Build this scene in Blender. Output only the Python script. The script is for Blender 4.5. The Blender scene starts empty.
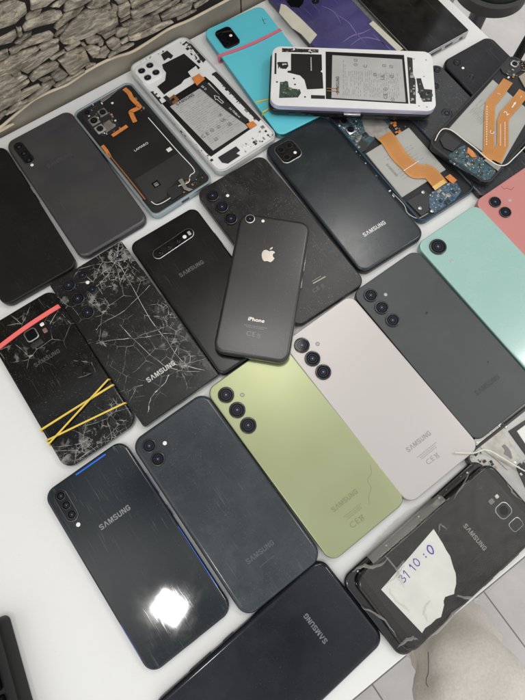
import bpy, bmesh, math, random
from mathutils import Vector, Matrix
from math import sin, cos, pi, radians, degrees, atan2, hypot, sqrt

random.seed(7)
S = 0.001                                        # every size below is in millimetres
scene = bpy.context.scene
COL = scene.collection

# ------------------------------------------------------------------ camera
FPX, CAMH = 517.87, 442.54
def _rot(ax, ay):
    rx = Matrix(((1, 0, 0), (0, cos(ax), -sin(ax)), (0, sin(ax), cos(ax))))
    ry = Matrix(((cos(ay), 0, sin(ay)), (0, 1, 0), (-sin(ay), 0, cos(ay))))
    return rx @ ry
RC = _rot(radians(-16.9005), radians(0.4575))    # world -> camera
cd = bpy.data.cameras.new('camera'); cam = bpy.data.objects.new('camera', cd); COL.objects.link(cam)
cd.sensor_fit = 'VERTICAL'; cd.sensor_height = 24; cd.lens = 24 * FPX / 700
cd.clip_start = 0.01; cd.clip_end = 60
cam.matrix_world = Matrix.Translation((0, 0, CAMH * S)) @ RC.transposed().to_4x4()
scene.camera = cam

# ------------------------------------------------------------------ light
w = bpy.data.worlds.new('World'); scene.world = w; w.use_nodes = True
nt = w.node_tree; nt.nodes.clear()
wo = nt.nodes.new('ShaderNodeOutputWorld'); bg = nt.nodes.new('ShaderNodeBackground')
tc = nt.nodes.new('ShaderNodeTexCoord'); nz = nt.nodes.new('ShaderNodeTexNoise'); cr = nt.nodes.new('ShaderNodeValToRGB')
nz.inputs['Scale'].default_value = 3.0; nz.inputs['Detail'].default_value = 1.5
cr.color_ramp.elements[0].position = 0.36; cr.color_ramp.elements[0].color = (0.22, 0.225, 0.24, 1)
cr.color_ramp.elements[1].position = 0.66; cr.color_ramp.elements[1].color = (1.12, 1.12, 1.10, 1)
nt.links.new(tc.outputs['Generated'], nz.inputs['Vector']); nt.links.new(nz.outputs['Fac'], cr.inputs['Fac'])
nt.links.new(cr.outputs['Color'], bg.inputs['Color']); bg.inputs['Strength'].default_value = 0.93
nt.links.new(bg.outputs['Background'], wo.inputs['Surface'])

def lamp(name, loc, sx, sy, power, target, col=(1, 0.98, 0.94)):
    l = bpy.data.lights.new(name, 'AREA'); l.shape = 'RECTANGLE'; l.size = sx; l.size_y = sy
    l.energy = power; l.color = col
    o = bpy.data.objects.new(name, l); COL.objects.link(o); o.location = loc
    o.rotation_euler = (Vector(target) - Vector(loc)).to_track_quat('-Z', 'Y').to_euler()
    return o
lamp('ceiling_lamp', (-0.345, -0.375, 1.8), 0.115, 0.09, 2.0, (0, .2, 0))
lamp('ceiling_lamp', (1.26, 0.60, 1.8), 0.16, 0.16, 2.4, (0, .2, 0))
lamp('ceiling_lamp', (0.39, 1.13, 1.8), 0.22, 0.22, 2.0, (0, .2, 0))
lamp('ceiling_lamp', (0.01, 0.66, 1.80), 0.36, 0.24, 1.7, (0, .2, 0))

scene.view_settings.view_transform = 'Standard'; scene.view_settings.look = 'None'
scene.view_settings.exposure = 0.68; scene.view_settings.gamma = 1
scene.render.engine = 'CYCLES'

# ------------------------------------------------------------------ helpers
def W(px, py, z=0.0):
    """pixel of the 525x700 photograph -> point on the horizontal plane z (mm)"""
    d = RC.transposed() @ Vector((px - 262.5, 350 - py, -FPX))
    t = (z - CAMH) / d.z
    return Vector((d.x * t, d.y * t))
def P(x, y, z):
    q = RC @ Vector((x, y, z - CAMH))
    return (262.5 + FPX * q.x / -q.z, 350 - FPX * q.y / -q.z)

def tag(o, label=None, cat=None, group=None, kind=None):
    if label: o['label'] = label
    if cat: o['category'] = cat
    if group: o['group'] = group
    if kind: o['kind'] = kind
    return o

def empty(name, x, y, z, rz=0, rx=0, ry=0):
    o = bpy.data.objects.new(name, None); COL.objects.link(o)
    o.location = (x * S, y * S, z * S); o.rotation_euler = (rx, ry, rz); o.empty_display_size = 0.02
    return o

def mk(name, verts, faces, mats, parent=None, fm=None, ang=35):
    me = bpy.data.meshes.new(name)
    me.from_pydata([(v[0] * S, v[1] * S, v[2] * S) for v in verts], [], faces)
    if not isinstance(mats, (list, tuple)): mats = [mats]
    for m in mats: me.materials.append(m)
    if fm: me.polygons.foreach_set('material_index', fm)
    bm = bmesh.new(); bm.from_mesh(me); bmesh.ops.recalc_face_normals(bm, faces=bm.faces); bm.to_mesh(me); bm.free()
    me.polygons.foreach_set('use_smooth', [True] * len(me.polygons))
    me.set_sharp_from_angle(angle=radians(ang))
    o = bpy.data.objects.new(name, me); COL.objects.link(o)
    if parent: o.parent = parent
    return o

class MB:
    """collects shapes into one mesh"""
    def __init__(s): s.v = []; s.f = []; s.m = []
    def add(s, v, f, mi=0):
        b = len(s.v); s.v += v; s.f += [[i + b for i in q] for q in f]; s.m += [mi] * len(f); return s
    def build(s, name, mats, parent=None, ang=35): return mk(name, s.v, s.f, mats, parent, s.m, ang)

def rr(w, h, r, n=8):
    r = max(0.02, min(r, w / 2 - .01, h / 2 - .01)); out = []
    for cx, cy, a0 in ((w/2-r, h/2-r, 0), (-w/2+r, h/2-r, 90), (-w/2+r, -h/2+r, 180), (w/2-r, -h/2+r, 270)):
        for i in range(n + 1):
            a = radians(a0 + 90 * i / n); out.append((cx + r * cos(a), cy + r * sin(a)))
    return out
def g_rings(w, h, r, rings, n=8, cx=0, cy=0, rot=0):
    v = []; f = []; c, s = cos(rot), sin(rot)
    for ins, z in rings:
        v += [(cx + x * c - y * s, cy + x * s + y * c, z) for x, y in rr(w - 2 * ins, h - 2 * ins, r - ins, n)]
    k = 4 * (n + 1)
    for j in range(len(rings) - 1):
        for i in range(k):
            a = j * k + i; b = j * k + (i + 1) % k; f.append([a, b, b + k, a + k])
    f.append(list(range(k))[::-1]); f.append([(len(rings) - 1) * k + i for i in range(k)])
    return v, f
def bev(z0, z1, b, n=4, bottom=False):
    out = []
    if bottom: out += [(b * (1 - sin(pi/2 * i / n)), z0 + b * (1 - cos(pi/2 * i / n))) for i in range(n)]
    else: out.append((0, z0))
    out += [(b * (1 - cos(pi/2 * i / n)), z1 - b + b * sin(pi/2 * i / n)) for i in range(n + 1)]
    return out
def g_box(cx, cy, w, h, z0, z1, r=.3, b=.15, rot=0, n=2): return g_rings(w, h, r, bev(z0, z1, min(b, (z1-z0)*.45), 2), n, cx, cy, rot)
def g_lathe(prof, cx, cy, seg=36):
    """prof: (radius, z) list"""
    v = []; f = []
    for r, z in prof:
        v += [(cx + r * cos(2*pi*i/seg), cy + r * sin(2*pi*i/seg), z) for i in range(seg)]
    for j in range(len(prof) - 1):
        for i in range(seg):
            a = j*seg+i; b = j*seg+(i+1) % seg; f.append([a, b, b+seg, a+seg])
    f.append([(len(prof)-1)*seg+i for i in range(seg)]); f.append(list(range(seg))[::-1])
    return v, f
def area2(p): return sum(p[i][0]*p[(i+1) % len(p)][1]-p[(i+1) % len(p)][0]*p[i][1] for i in range(len(p)))
def inset(p, d):
    n = len(p); out = []
    for i in range(n):
        a, b, c = Vector(p[i-1]), Vector(p[i]), Vector(p[(i+1) % n])
        e1 = (b-a); e2 = (c-b)
        if e1.length < 1e-6 or e2.length < 1e-6: out.append(tuple(b)); continue
        e1.normalize(); e2.normalize()
        n1 = Vector((-e1.y, e1.x)); n2 = Vector((-e2.y, e2.x)); m = n1 + n2
        if m.length < .2: m = n1.copy()
        m.normalize(); k = d / max(.45, m.dot(n1)); out.append((b.x + m.x*k, b.y + m.y*k))
    return out
def g_poly(p, z0, z1, b=.15):
    p = [tuple(q) for q in p]
    if area2(p) < 0: p = p[::-1]
    q = inset(p, b); n = len(p)
    v = [(x, y, z0) for x, y in p] + [(x, y, z1-b) for x, y in p] + [(x, y, z1) for x, y in q]
    f = [list(range(n))[::-1], list(range(2*n, 3*n))]
    for j in range(2):
        for i in range(n): a = j*n+i; c = j*n+(i+1) % n; f.append([a, c, c+n, a+n])
    return v, f
def smooth_path(p, n=6):
    out = []
    P_ = [Vector(q) for q in p]
    for i in range(len(P_)-1):
        a = P_[max(0, i-1)]; b = P_[i]; c = P_[i+1]; d = P_[min(len(P_)-1, i+2)]
        for k in range(n):
            t = k/n
            out.append(.5*((2*b)+(c-a)*t+(2*a-5*b+4*c-d)*t*t+(3*b-a-3*c+d)*t**3))
    out.append(P_[-1]); return out
def g_strip(pts, w, th):
    """flat ribbon along 3D points lying roughly horizontal"""
    v = []; f = []; n = len(pts)
    for i in range(n):
        d = (pts[min(n-1, i+1)] - pts[max(0, i-1)]); s = Vector((-d.y, d.x, 0))
        if s.length < 1e-6: s = Vector((1, 0, 0))
        s.normalize(); ww = w(i/(n-1)) if callable(w) else w; s *= ww/2; p = pts[i]
        v += [tuple(p-s), tuple(p+s), tuple(p+s+Vector((0, 0, th))), tuple(p-s+Vector((0, 0, th)))]
    for i in range(n-1):
        for k in range(4): a = i*4+k; b = i*4+(k+1) % 4; f.append([a, b, b+4, a+4])
    f.append([3, 2, 1, 0]); f.append([(n-1)*4+k for k in range(4)])
    return v, f
def g_tube(pts, r, seg=8, closed=False, flat=1.0, up=Vector((0, 0, 1))):
    v = []; f = []; n = len(pts)
    for i in range(n):
        a = pts[(i-1) % n] if closed else pts[max(0, i-1)]; b = pts[(i+1) % n] if closed else pts[min(n-1, i+1)]
        d = (b-a); d = d.normalized() if d.length > 1e-9 else Vector((1, 0, 0))
        s = d.cross(up)
        if s.length < .05: s = d.cross(Vector((1, 0, 0)))
        s.normalize(); t = s.cross(d).normalized()
        v += [tuple(pts[i] + s*r*flat*cos(2*pi*k/seg) + t*r*sin(2*pi*k/seg)) for k in range(seg)]
    m = n if closed else n-1
    for i in range(m):
        for k in range(seg):
            a = i*seg+k; b = i*seg+(k+1) % seg; c = (i+1) % n*seg+(k+1) % seg; e = (i+1) % n*seg+k; f.append([a, b, c, e])
    if not closed: f.append(list(range(seg))[::-1]); f.append([(n-1)*seg+k for k in range(seg)])
    return v, f

# ------------------------------------------------------------------ materials
def mat(name, base, rough=.5, metal=0, coat=0, spec=.5, noise=0, nscale=40, col2=None, bump=0, bscale=400, **kw):
    m = bpy.data.materials.new(name); m.use_nodes = True; N = m.node_tree; b = N.nodes['Principled BSDF']
    b.inputs['Base Color'].default_value = (*base, 1); b.inputs['Roughness'].default_value = rough
    b.inputs['Metallic'].default_value = metal; b.inputs['Coat Weight'].default_value = coat
    b.inputs['Coat Roughness'].default_value = kw.get('crough', .05)
    b.inputs['Specular IOR Level'].default_value = spec
    if kw.get('trans'): b.inputs['Transmission Weight'].default_value = kw['trans']
    t = N.nodes.new('ShaderNodeTexCoord')
    if noise or col2:
        n = N.nodes.new('ShaderNodeTexNoise'); n.inputs['Scale'].default_value = nscale; n.inputs['Detail'].default_value = 6
        N.links.new(t.outputs['Object'], n.inputs['Vector'])
        mx = N.nodes.new('ShaderNodeMix'); mx.data_type = 'RGBA'
        c2 = col2 or tuple(min(1, c*(1-noise)) for c in base)
        mx.inputs[6].default_value = (*base, 1); mx.inputs[7].default_value = (*c2, 1)
        r = N.nodes.new('ShaderNodeMapRange'); r.inputs[1].default_value = .35; r.inputs[2].default_value = .65
        N.links.new(n.outputs['Fac'], r.inputs[0]); N.links.new(r.outputs[0], mx.inputs[0]); N.links.new(mx.outputs[2], b.inputs['Base Color'])
    if bump:
        n2 = N.nodes.new('ShaderNodeTexNoise'); n2.inputs['Scale'].default_value = bscale; n2.inputs['Detail'].default_value = 4
        N.links.new(t.outputs['Object'], n2.inputs['Vector'])
        bp = N.nodes.new('ShaderNodeBump'); bp.inputs['Strength'].default_value = bump; bp.inputs['Distance'].default_value = .0005
        N.links.new(n2.outputs['Fac'], bp.inputs['Height']); N.links.new(bp.outputs['Normal'], b.inputs['Normal'])
    return m

def worn(name, base, *args, cracks=None, **kw):
    m = worn0(name, base, *args, **kw)
    return m
def worn0(name, base, rough=.3, metal=0, coat=.0, dust=.3, smudge=.3, scratch=.3, dcol=(.35, .35, .34), seed=0, sscale=28, crough=.06, spec=.5, flake=None):
    """phone back: smudges change the gloss, dust specks and scratches lie on the colour"""
    m = bpy.data.materials.new(name); m.use_nodes = True; N = m.node_tree; b = N.nodes['Principled BSDF']; L = N.links.new
    b.inputs['Metallic'].default_value = metal; b.inputs['Coat Weight'].default_value = coat; b.inputs['Specular IOR Level'].default_value = spec
    b.inputs['Coat Roughness'].default_value = crough
    t = N.nodes.new('ShaderNodeTexCoord'); mp = N.nodes.new('ShaderNodeMapping'); mp.inputs['Location'].default_value = (seed*.37, seed*.21, 0)
    L(t.outputs['Object'], mp.inputs['Vector'])
    def noise(scale, detail=5, dist=0, vec=None, rg=.6):
        n = N.nodes.new('ShaderNodeTexNoise'); n.inputs['Scale'].default_value = scale; n.inputs['Detail'].default_value = detail
        n.inputs['Distortion'].default_value = dist; n.inputs['Roughness'].default_value = rg; L(vec or mp.outputs[0], n.inputs['Vector']); return n.outputs['Fac']
    def rng(x, a, c, lo=0, hi=1):
        r = N.nodes.new('ShaderNodeMapRange'); L(x, r.inputs[0]); r.inputs[1].default_value = a; r.inputs[2].default_value = c
        r.inputs[3].default_value = lo; r.inputs[4].default_value = hi; return r.outputs[0]
    def mth(op, x, y):
        q = N.nodes.new('ShaderNodeMath'); q.operation = op
        for i, z in enumerate((x, y)):
            if isinstance(z, (int, float)): q.inputs[i].default_value = z
            else: L(z, q.inputs[i])
        return q.outputs[0]
    sm = rng(noise(sscale, 8, .25, rg=.72), .44, .70)                     # smudges
    patch = rng(noise(sscale*.6, 3, .4), .40, .62)
    specks = mth('MULTIPLY', rng(noise(1000, 2), .655, .72), rng(noise(45, 3), .36, .58))
    sc = None
    for a, th in ((.5, .705), (-.7, .715), (1.4, .72), (2.3, .72), (.05, .73)):
        m2 = N.nodes.new('ShaderNodeMapping'); m2.inputs['Rotation'].default_value = (0, 0, a); m2.inputs['Scale'].default_value = (1, .035, 1)
        L(mp.outputs[0], m2.inputs['Vector'])
        x = rng(noise(900, 1.5, .5, m2.outputs[0]), th-.035*scratch, th+.05-.035*scratch); sc = x if sc is None else mth('MAXIMUM', sc, x)
    sc = mth('MULTIPLY', sc, patch)
    sc = mth('MULTIPLY', sc, .7)
    f = mth('MAXIMUM', mth('MULTIPLY', specks, min(1, dust)), mth('MULTIPLY', sc, scratch))
    f = mth('ADD', f, mth('MULTIPLY', sm, smudge*.13))
    mx = N.nodes.new('ShaderNodeMix'); mx.data_type = 'RGBA'; mx.inputs[6].default_value = (*base, 1); mx.inputs[7].default_value = (*dcol, 1)
    L(f, mx.inputs[0]); col = mx.outputs[2]
    if flake:
        mf = N.nodes.new('ShaderNodeMix'); mf.data_type = 'RGBA'; mf.inputs[7].default_value = (*flake, 1)
        L(rng(noise(9, 2), .3, .7), mf.inputs[0]); L(col, mf.inputs[6]); col = mf.outputs[2]
    L(col, b.inputs['Base Color'])
    L(mth('ADD', rough, mth('MULTIPLY', sm, smudge*.14)), b.inputs['Roughness'])
    if coat: L(mth('ADD', crough, mth('MULTIPLY', sm, smudge*.14)), b.inputs['Coat Roughness'])
    bp = N.nodes.new('ShaderNodeBump'); bp.inputs['Strength'].default_value = .008; bp.inputs['Distance'].default_value = .0004
    hh_ = mth('ADD', noise(50, 2), mth('MULTIPLY', sc, scratch*3.0)); L(hh_, bp.inputs['Height']); L(bp.outputs[0], b.inputs['Normal'])
    if coat: L(bp.outputs[0], b.inputs['Coat Normal'])
    m['k'] = 1
    return m

M = {}
M['black'] = mat('black_plastic', (.007, .007, .008), .35, noise=.4)
M['matte'] = mat('matte_black', (.014, .014, .015), .6, noise=.4, bump=.1)
M['gloss'] = mat('gloss_black', (.004, .004, .005), .06)
M['screen'] = mat('screen_glass', (.004, .004, .005), .08, coat=.3)
M['metal'] = mat('steel', (.55, .55, .54), .3, metal=1, noise=.3, nscale=300)
M['darkmetal'] = mat('dark_metal', (.10, .10, .11), .32, metal=1)
M['lensglass'] = mat('lens_glass', (.004, .005, .009), .06, spec=.22)
M['lensring'] = mat('lens_ring', (.045, .045, .048), .25, metal=.8)
M['lenscore'] = mat('lens_core', (.16, .18, .25), .2, spec=.2); M['lensband'] = mat('lens_band', (.030, .030, .032), .3, spec=.2); M['lensiris'] = mat('lens_iris', (.035, .040, .06), .25, spec=.2)
M['flash'] = mat('flash_diffuser', (.85, .83, .78), .3)
M['flashdim'] = mat('flash_dim', (.42, .42, .40), .3)
M['gold'] = mat('polyimide', (.60, .27, .075), .20, noise=.12, nscale=60, bump=.15, bscale=40)
M['goldline'] = mat('conductor', (.42, .14, .025), .3)
M['orange'] = mat('orange_flex', (.72, .24, .055), .45, noise=.2, nscale=200)
M['pads'] = mat('gold_pads', (.85, .55, .2), .25, metal=.8)
M['pcb'] = mat('circuit_green', (.018, .055, .065), .35, col2=(.06, .13, .15), nscale=260)
M['pcbblue'] = mat('circuit_blue', (.018, .05, .11), .35, col2=(.08, .16, .23), nscale=260)
M['pcbdark'] = mat('circuit_dark_green', (.02, .04, .03), .4, col2=(.06, .10, .07), nscale=260)
M['chip'] = mat('chip', (.02, .02, .022), .4)
M['tin'] = mat('shield_tin', (.42, .40, .36), .38, metal=.7, noise=.3, nscale=120)
M['whitebits'] = mat('white_component', (.75, .74, .7), .4)
M['whiteframe'] = mat('white_frame', (.80, .80, .79), .42, noise=.06, nscale=60)
M['greyplate'] = mat('grey_plate', (.46, .46, .43), .38, metal=.3, noise=.25, nscale=80)
M['lilac'] = mat('lilac_rim', (.52, .50, .66), .25, metal=.3)
M['battery'] = mat('battery_foil', (.42, .415, .385), .4, noise=.08, nscale=40)
M['batlabel'] = mat('battery_label', (.47, .47, .46), .5, noise=.1, nscale=60)
M['ink'] = mat('printed_ink', (.04, .04, .045), .6)
M['greyink'] = mat('grey_ink', (.20, .20, .20), .6)
M['sheet'] = mat('graphite_sheet', (.013, .013, .014), .42, noise=.5, nscale=30, bump=.15, bscale=90)
M['sheet2'] = mat('graphite_patch', (.026, .026, .027), .5, noise=.3, nscale=30)
M['printwhite'] = mat('white_print', (.78, .78, .76), .4)
M['copper'] = mat('copper', (.55, .27, .12), .35, metal=.8)
M['wire'] = mat('white_wire', (.78, .76, .68), .45)
M['rubpink'] = mat('pink_rubber', (.72, .16, .22), .6)
M['rubred'] = mat('coral_rubber', (.90, .16, .15), .55)
M['rubyel'] = mat('yellow_rubber', (.82, .60, .10), .55)
M['crack'] = mat('crack_white', (.52, .51, .49), .35)
M['crack2'] = mat('crack_grey', (.20, .195, .185), .35)
M['paper'] = mat('paper_label', (.78, .775, .75), .55, noise=.1, nscale=50)
M['pen'] = mat('purple_pen', (.10, .06, .42), .5)
M['tapecream'] = mat('cream_tape', (.70, .66, .54), .5, noise=.15, nscale=60, bump=.3, bscale=150)

def text(parent, name, s, x, y, z, h, m, rot=0, sx=1.0, bold=0.0, ex=.02, spacing=1.0):
    cu = bpy.data.curves.new('t', 'FONT'); cu.body = s; cu.size = h/.7*S; cu.align_x = 'CENTER'; cu.align_y = 'CENTER'
    cu.extrude = ex*S; cu.offset = 0; cu.space_character = spacing; cu.resolution_u = 3
    o = bpy.data.objects.new('t', cu); COL.objects.link(o)
    dg = bpy.context.evaluated_depsgraph_get(); me = bpy.data.meshes.new_from_object(o.evaluated_get(dg))
    bpy.data.objects.remove(o); bpy.data.curves.remove(cu)
    me.transform(Matrix.Translation((x*S, y*S, z*S)) @ Matrix.Rotation(rot, 4, 'Z') @ Matrix.Diagonal((sx, 1, 1, 1)))
    me.materials.clear(); me.materials.append(m); me.name = name
    q = bpy.data.objects.new(name, me); COL.objects.link(q); q.parent = parent
    return q

def stroke(p, w):
    P_ = [Vector(q) for q in p]; l = []; r_ = []
    for i in range(len(P_)):
        a = (P_[i]-P_[i-1]).normalized() if i else (P_[1]-P_[0]).normalized()
        b_ = (P_[i+1]-P_[i]).normalized() if i < len(P_)-1 else a
        na = Vector((-a.y, a.x)); nb = Vector((-b_.y, b_.x)); m_ = (na+nb).normalized(); k = w/2/max(.5, m_.dot(na))
        l.append(tuple(P_[i]+m_*k)); r_.append(tuple(P_[i]-m_*k))
    return [(l[i], l[i+1], r_[i+1], r_[i]) for i in range(len(P_)-1)]
_S = lambda: (stroke([(.66, .72), (.64, .84), (.55, .91), (.20, .91), (.10, .83), (.10, .66), (.20, .57), (.56, .44), (.66, .35), (.66, .17), (.56, .09), (.20, .09), (.11, .17), (.09, .29)], .19), .75)
GL = {'S': _S(), 'U': (stroke([(.10, 1), (.10, .2), (.21, .09), (.54, .09), (.65, .2), (.65, 1)], .19), .75),
      'G': (stroke([(.65, .70), (.63, .83), (.54, .91), (.21, .91), (.10, .8), (.10, .2), (.21, .09), (.54, .09), (.65, .2), (.65, .46), (.38, .46)], .19), .75),
      'N': ([((0, 0), (.19, 0), (.19, .70), (0, 1)), ((0, 1), (.19, .70), (.50, 0), (.56, .30), (.24, 1)), ((.50, 0), (.75, 0), (.75, 1), (.56, 1), (.56, .30))], .75),
      'A': ([((0, 0), (.20, 0), (.42, .76), (.30, 1)), ((.30, 1), (.42, .76), (.54, 1)), ((.54, 1), (.42, .76), (.64, 0), (.84, 0))], .84),
      'M': ([((0, 0), (.18, 0), (.18, .68), (0, 1)), ((0, 1), (.18, .68), (.38, 0), (.46, .34), (.27, 1)), ((.38, 0), (.54, 0), (.46, .34)), ((.46, .34), (.54, 0), (.74, .68), (.92, 1), (.65, 1)), ((.74, .68), (.74, 0), (.92, 0), (.92, 1))], .92)}
def wordmark(parent, name, s_, x, y, z, h, m, rot=0, gap=.15):
    tot = sum(GL[c][1] for c in s_) + gap*(len(s_)-1); g = MB(); u = -tot/2; c_, n_ = cos(rot), sin(rot)
    for ch in s_:
        for f_ in GL[ch][0]:
            g.add([(x+((a+u)*c_-(b_-.5)*n_)*h, y+((a+u)*n_+(b_-.5)*c_)*h, z) for a, b_ in f_], [list(range(len(f_)))])
        u += GL[ch][1]+gap
    o = g.build(name, [m], parent)
    return o

# ------------------------------------------------------------------ setting: table, floor, wall
n_ = W(0, 136, 0); f_ = W(254, 4, 0)
ed = (f_ - n_).normalized(); en = Vector((-ed.y, ed.x))          # along the wall / towards the wall
lo = W(398, 662, 0); depth = (n_ - lo).dot(en)                   # table depth
ra = W(450, 0, 0); rb = W(488, 36, 0); right_s = (((ra + rb)/2) - n_).dot(ed)
def TB(s, d): q = n_ + ed*s - en*d; return (q.x, q.y)            # s along wall, d away from it

m = worn('table_laminate', (.81, .81, .795), .42, dust=.35, smudge=.35, scratch=.12, dcol=(.42, .40, .37), sscale=9, seed=50)
tb = empty('table', *TB((right_s-900)/2, depth/2), -750)
inv = Vector((tb.location.x/S, tb.location.y/S))
def rel(p): return (p[0]-inv.x, p[1]-inv.y)
top = [rel(TB(-900, 2)), rel(TB(right_s, 2)), rel(TB(right_s, depth)), rel(TB(-900, depth))]
mk('tabletop', *g_poly(top, 725, 750, .8), m, tb)
for s_, d_ in ((-860, 40), (right_s-40, 40), (right_s-40, depth-40), (-860, depth-40)):
    lx, ly = rel(TB(s_, d_)); mk('leg', *g_box(lx, ly, 40, 40, 0, 725, 4, .5, atan2(ed.y, ed.x)), M['greyplate'], tb)
tag(tb, 'white laminate table top the broken phones are spread on', 'table')

# floor: large stone-look tiles
fm_ = bpy.data.materials.new('floor_tiles'); fm_.use_nodes = True; N = fm_.node_tree; L = N.links.new; b = N.nodes['Principled BSDF']
t = N.nodes.new('ShaderNodeTexCoord'); mp = N.nodes.new('ShaderNodeMapping'); L(t.outputs['Object'], mp.inputs[0])
br = N.nodes.new('ShaderNodeTexBrick'); br.offset = 0; br.inputs['Scale'].default_value = 1
br.inputs['Brick Width'].default_value = .6; br.inputs['Row Height'].default_value = .3; br.inputs['Mortar Size'].default_value = .0016
br.inputs['Color1'].default_value = (.60, .575, .56, 1); br.inputs['Color2'].default_value = (.57, .545, .53, 1); br.inputs['Mortar'].default_value = (.20, .19, .18, 1)
n = N.nodes.new('ShaderNodeTexNoise'); n.inputs['Scale'].default_value = 9; n.inputs['Detail'].default_value = 10; n.inputs['Roughness'].default_value = .7
L(t.outputs['Object'], n.inputs['Vector']); L(mp.outputs[0], br.inputs['Vector'])
mx = N.nodes.new('ShaderNodeMix'); mx.data_type = 'RGBA'; mx.blend_type = 'MULTIPLY'; mx.inputs[0].default_value = .5
rp = N.nodes.new('ShaderNodeValToRGB'); rp.color_ramp.elements[0].color = (.62, .6, .58, 1); rp.color_ramp.elements[1].color = (1, 1, 1, 1)
rp.color_ramp.elements[0].position = .3; rp.color_ramp.elements[1].position = .65
L(n.outputs['Fac'], rp.inputs[0]); L(br.outputs['Color'], mx.inputs[6]); L(rp.outputs[0], mx.inputs[7]); L(mx.outputs[2], b.inputs['Base Color'])
b.inputs['Roughness'].default_value = .45
fo = W(372, 684, -750)
mp.inputs['Location'].default_value = (.0, .0, 0)
fl = mk('floor', [(-2500, -4000, 0), (4000, -4000, 0), (4000, 5000, 0), (-2500, 5000, 0)], [[0, 1, 2, 3]], fm_)
# rotate the tiles to run with the wall, a joint through the one seen at the bottom of the photograph
fl.location = (fo.x*S, fo.y*S, -.75); fl.rotation_euler = (0, 0, atan2(ed.y, ed.x)+radians(90)); tag(fl, kind='structure')

# wall with tiled lower part and rubble-stone facing
wang = atan2(ed.y, ed.x)
wallroot = empty('stone_wall', n_.x + en.x*6, n_.y + en.y*6, -750, wang)
wo_ = n_ + en*6
def WL(px, py, off=0):
    """pixel -> (s, height above floor) on the wall plane, off mm in front of it"""
    d = RC.transposed() @ Vector((px - 262.5, 350 - py, -FPX)); o = Vector((0, 0, CAMH))
    N3 = Vector((en.x, en.y, 0)); p0 = Vector((wo_.x, wo_.y, 0)) - N3*off
    t = (p0 - o).dot(N3) / d.dot(N3); q = o + d*t
    return ((Vector((q.x, q.y)) - wo_).dot(ed), q.z + 750)
trim_px = [(-40, 150), (-14, 134), (0, 125.5), (10, 117), (20, 108.5), (32, 99), (45, 92), (57, 87), (68, 82), (84, 71), (100, 62), (115, 55.5), (131, 50.5), (150, 39), (168, 27.5), (188, 19), (210, 7.5), (224, 0), (240, -9), (258, -20)]
tr = [WL(x, y, 8) for x, y in trim_px]
ext = [(-1500, tr[0][1]+4), (-700, tr[0][1]+2)] + tr + [((tr[-1][0]+690)/2, tr[-1][1]+3), (690, tr[-1][1])]
hmean = sum(q[1] for q in tr)/len(tr)
grey = mat('skirting_tile', (.31, .275, .22), .4, col2=(.23, .205, .165), nscale=25, bump=.1)
cream = mat('cream_strip', (.66, .55, .40), .45, noise=.2, nscale=40)
dark = mat('wall_gap', (.010, .008, .007), .9)
mb = MB()
x = -1500
joint = WL(238, 2, 0)[0]
edges = [e_ for e_ in (joint + 330*k for k in range(-6, 5)) if e_ < 660] + [690]
for a, c in zip(edges[:-1], edges[1:]):
    mb.add([(a+1, -6, 0), (c-1, -6, 0), (c-1, -6, hmean+40), (a+1, -6, hmean+40), (a+1, 0, 0), (c-1, 0, 0), (c-1, 0, hmean+40), (a+1, 0, hmean+40)],
           [[0, 1, 2, 3], [4, 7, 6, 5], [0, 4, 5, 1], [1, 5, 6, 2], [2, 6, 7, 3], [3, 7, 4, 0]])
# wall-local frame: x along the wall, y away from the room (room side is -y), z up
mb.build('skirting', grey, wallroot, 20)
mk('wall_core', [(-1700, 2, 0), (688, 2, 0), (688, 2, 1420), (-1700, 2, 1420), (-1700, 80, 0), (688, 80, 0), (688, 80, 1420), (-1700, 80, 1420)],
   [[0, 1, 2, 3], [4, 7, 6, 5], [0, 4, 5, 1], [1, 5, 6, 2], [2, 6, 7, 3], [3, 7, 4, 0]], M['greyplate'], wallroot)
# dark backing sheet of the facing, starts at the wavy strip
v = []; f = []
for i, (s_, h_) in enumerate(ext): v += [(s_, -8, h_), (s_, -8, 1420), (s_, -2, h_), (s_, -2, 1420)]
for i in range(len(ext)-1): a = i*4; f += [[a, a+4, a+5, a+1], [a, a+2, a+6, a+4]]
mk('joint_backing', v, f, dark, wallroot)
pts = smooth_path([(s_, -10, h_) for s_, h_ in ext], 5)
mk('cream_edge_strip', *g_tube(pts, 1.4, 8, flat=1.0), cream, wallroot)

stone_m = bpy.data.materials.new('rubble_stone'); stone_m.use_nodes = True; N = stone_m.node_tree; L = N.links.new; b = N.nodes['Principled BSDF']
t = N.nodes.new('ShaderNodeTexCoord'); mp = N.nodes.new('ShaderNodeMapping'); mp.inputs['Scale'].default_value = (1, 1, 4.2); mp.inputs['Rotation'].default_value = (0, -.12, 0)
L(t.outputs['Object'], mp.inputs[0]); n = N.nodes.new('ShaderNodeTexNoise'); n.inputs['Scale'].default_value = 46; n.inputs['Detail'].default_value = 12; n.inputs['Roughness'].default_value = .8
n.inputs['Distortion'].default_value = .8
L(mp.outputs[0], n.inputs['Vector']); g = N.nodes.new('ShaderNodeNewGeometry')
rp = N.nodes.new('ShaderNodeValToRGB'); e = rp.color_ramp.elements; e[0].position = .36; e[0].color = (.08, .066, .050, 1); e[1].position = .60; e[1].color = (.74, .665, .545, 1)
q = e.new(.5); q.color = (.36, .32, .262, 1)
tint = N.nodes.new('ShaderNodeValToRGB'); e = tint.color_ramp.elements; e[0].color = (.74, .71, .69, 1); e[1].color = (1.0, .96, .88, 1); q = e.new(.5); q.color = (.90, .89, .86, 1)
L(g.outputs['Random Per Island'], tint.inputs[0]); L(n.outputs['Fac'], rp.inputs[0])
mx = N.nodes.new('ShaderNodeMix'); mx.data_type = 'RGBA'; mx.blend_type = 'MULTIPLY'; mx.inputs[0].default_value = 1
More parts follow.
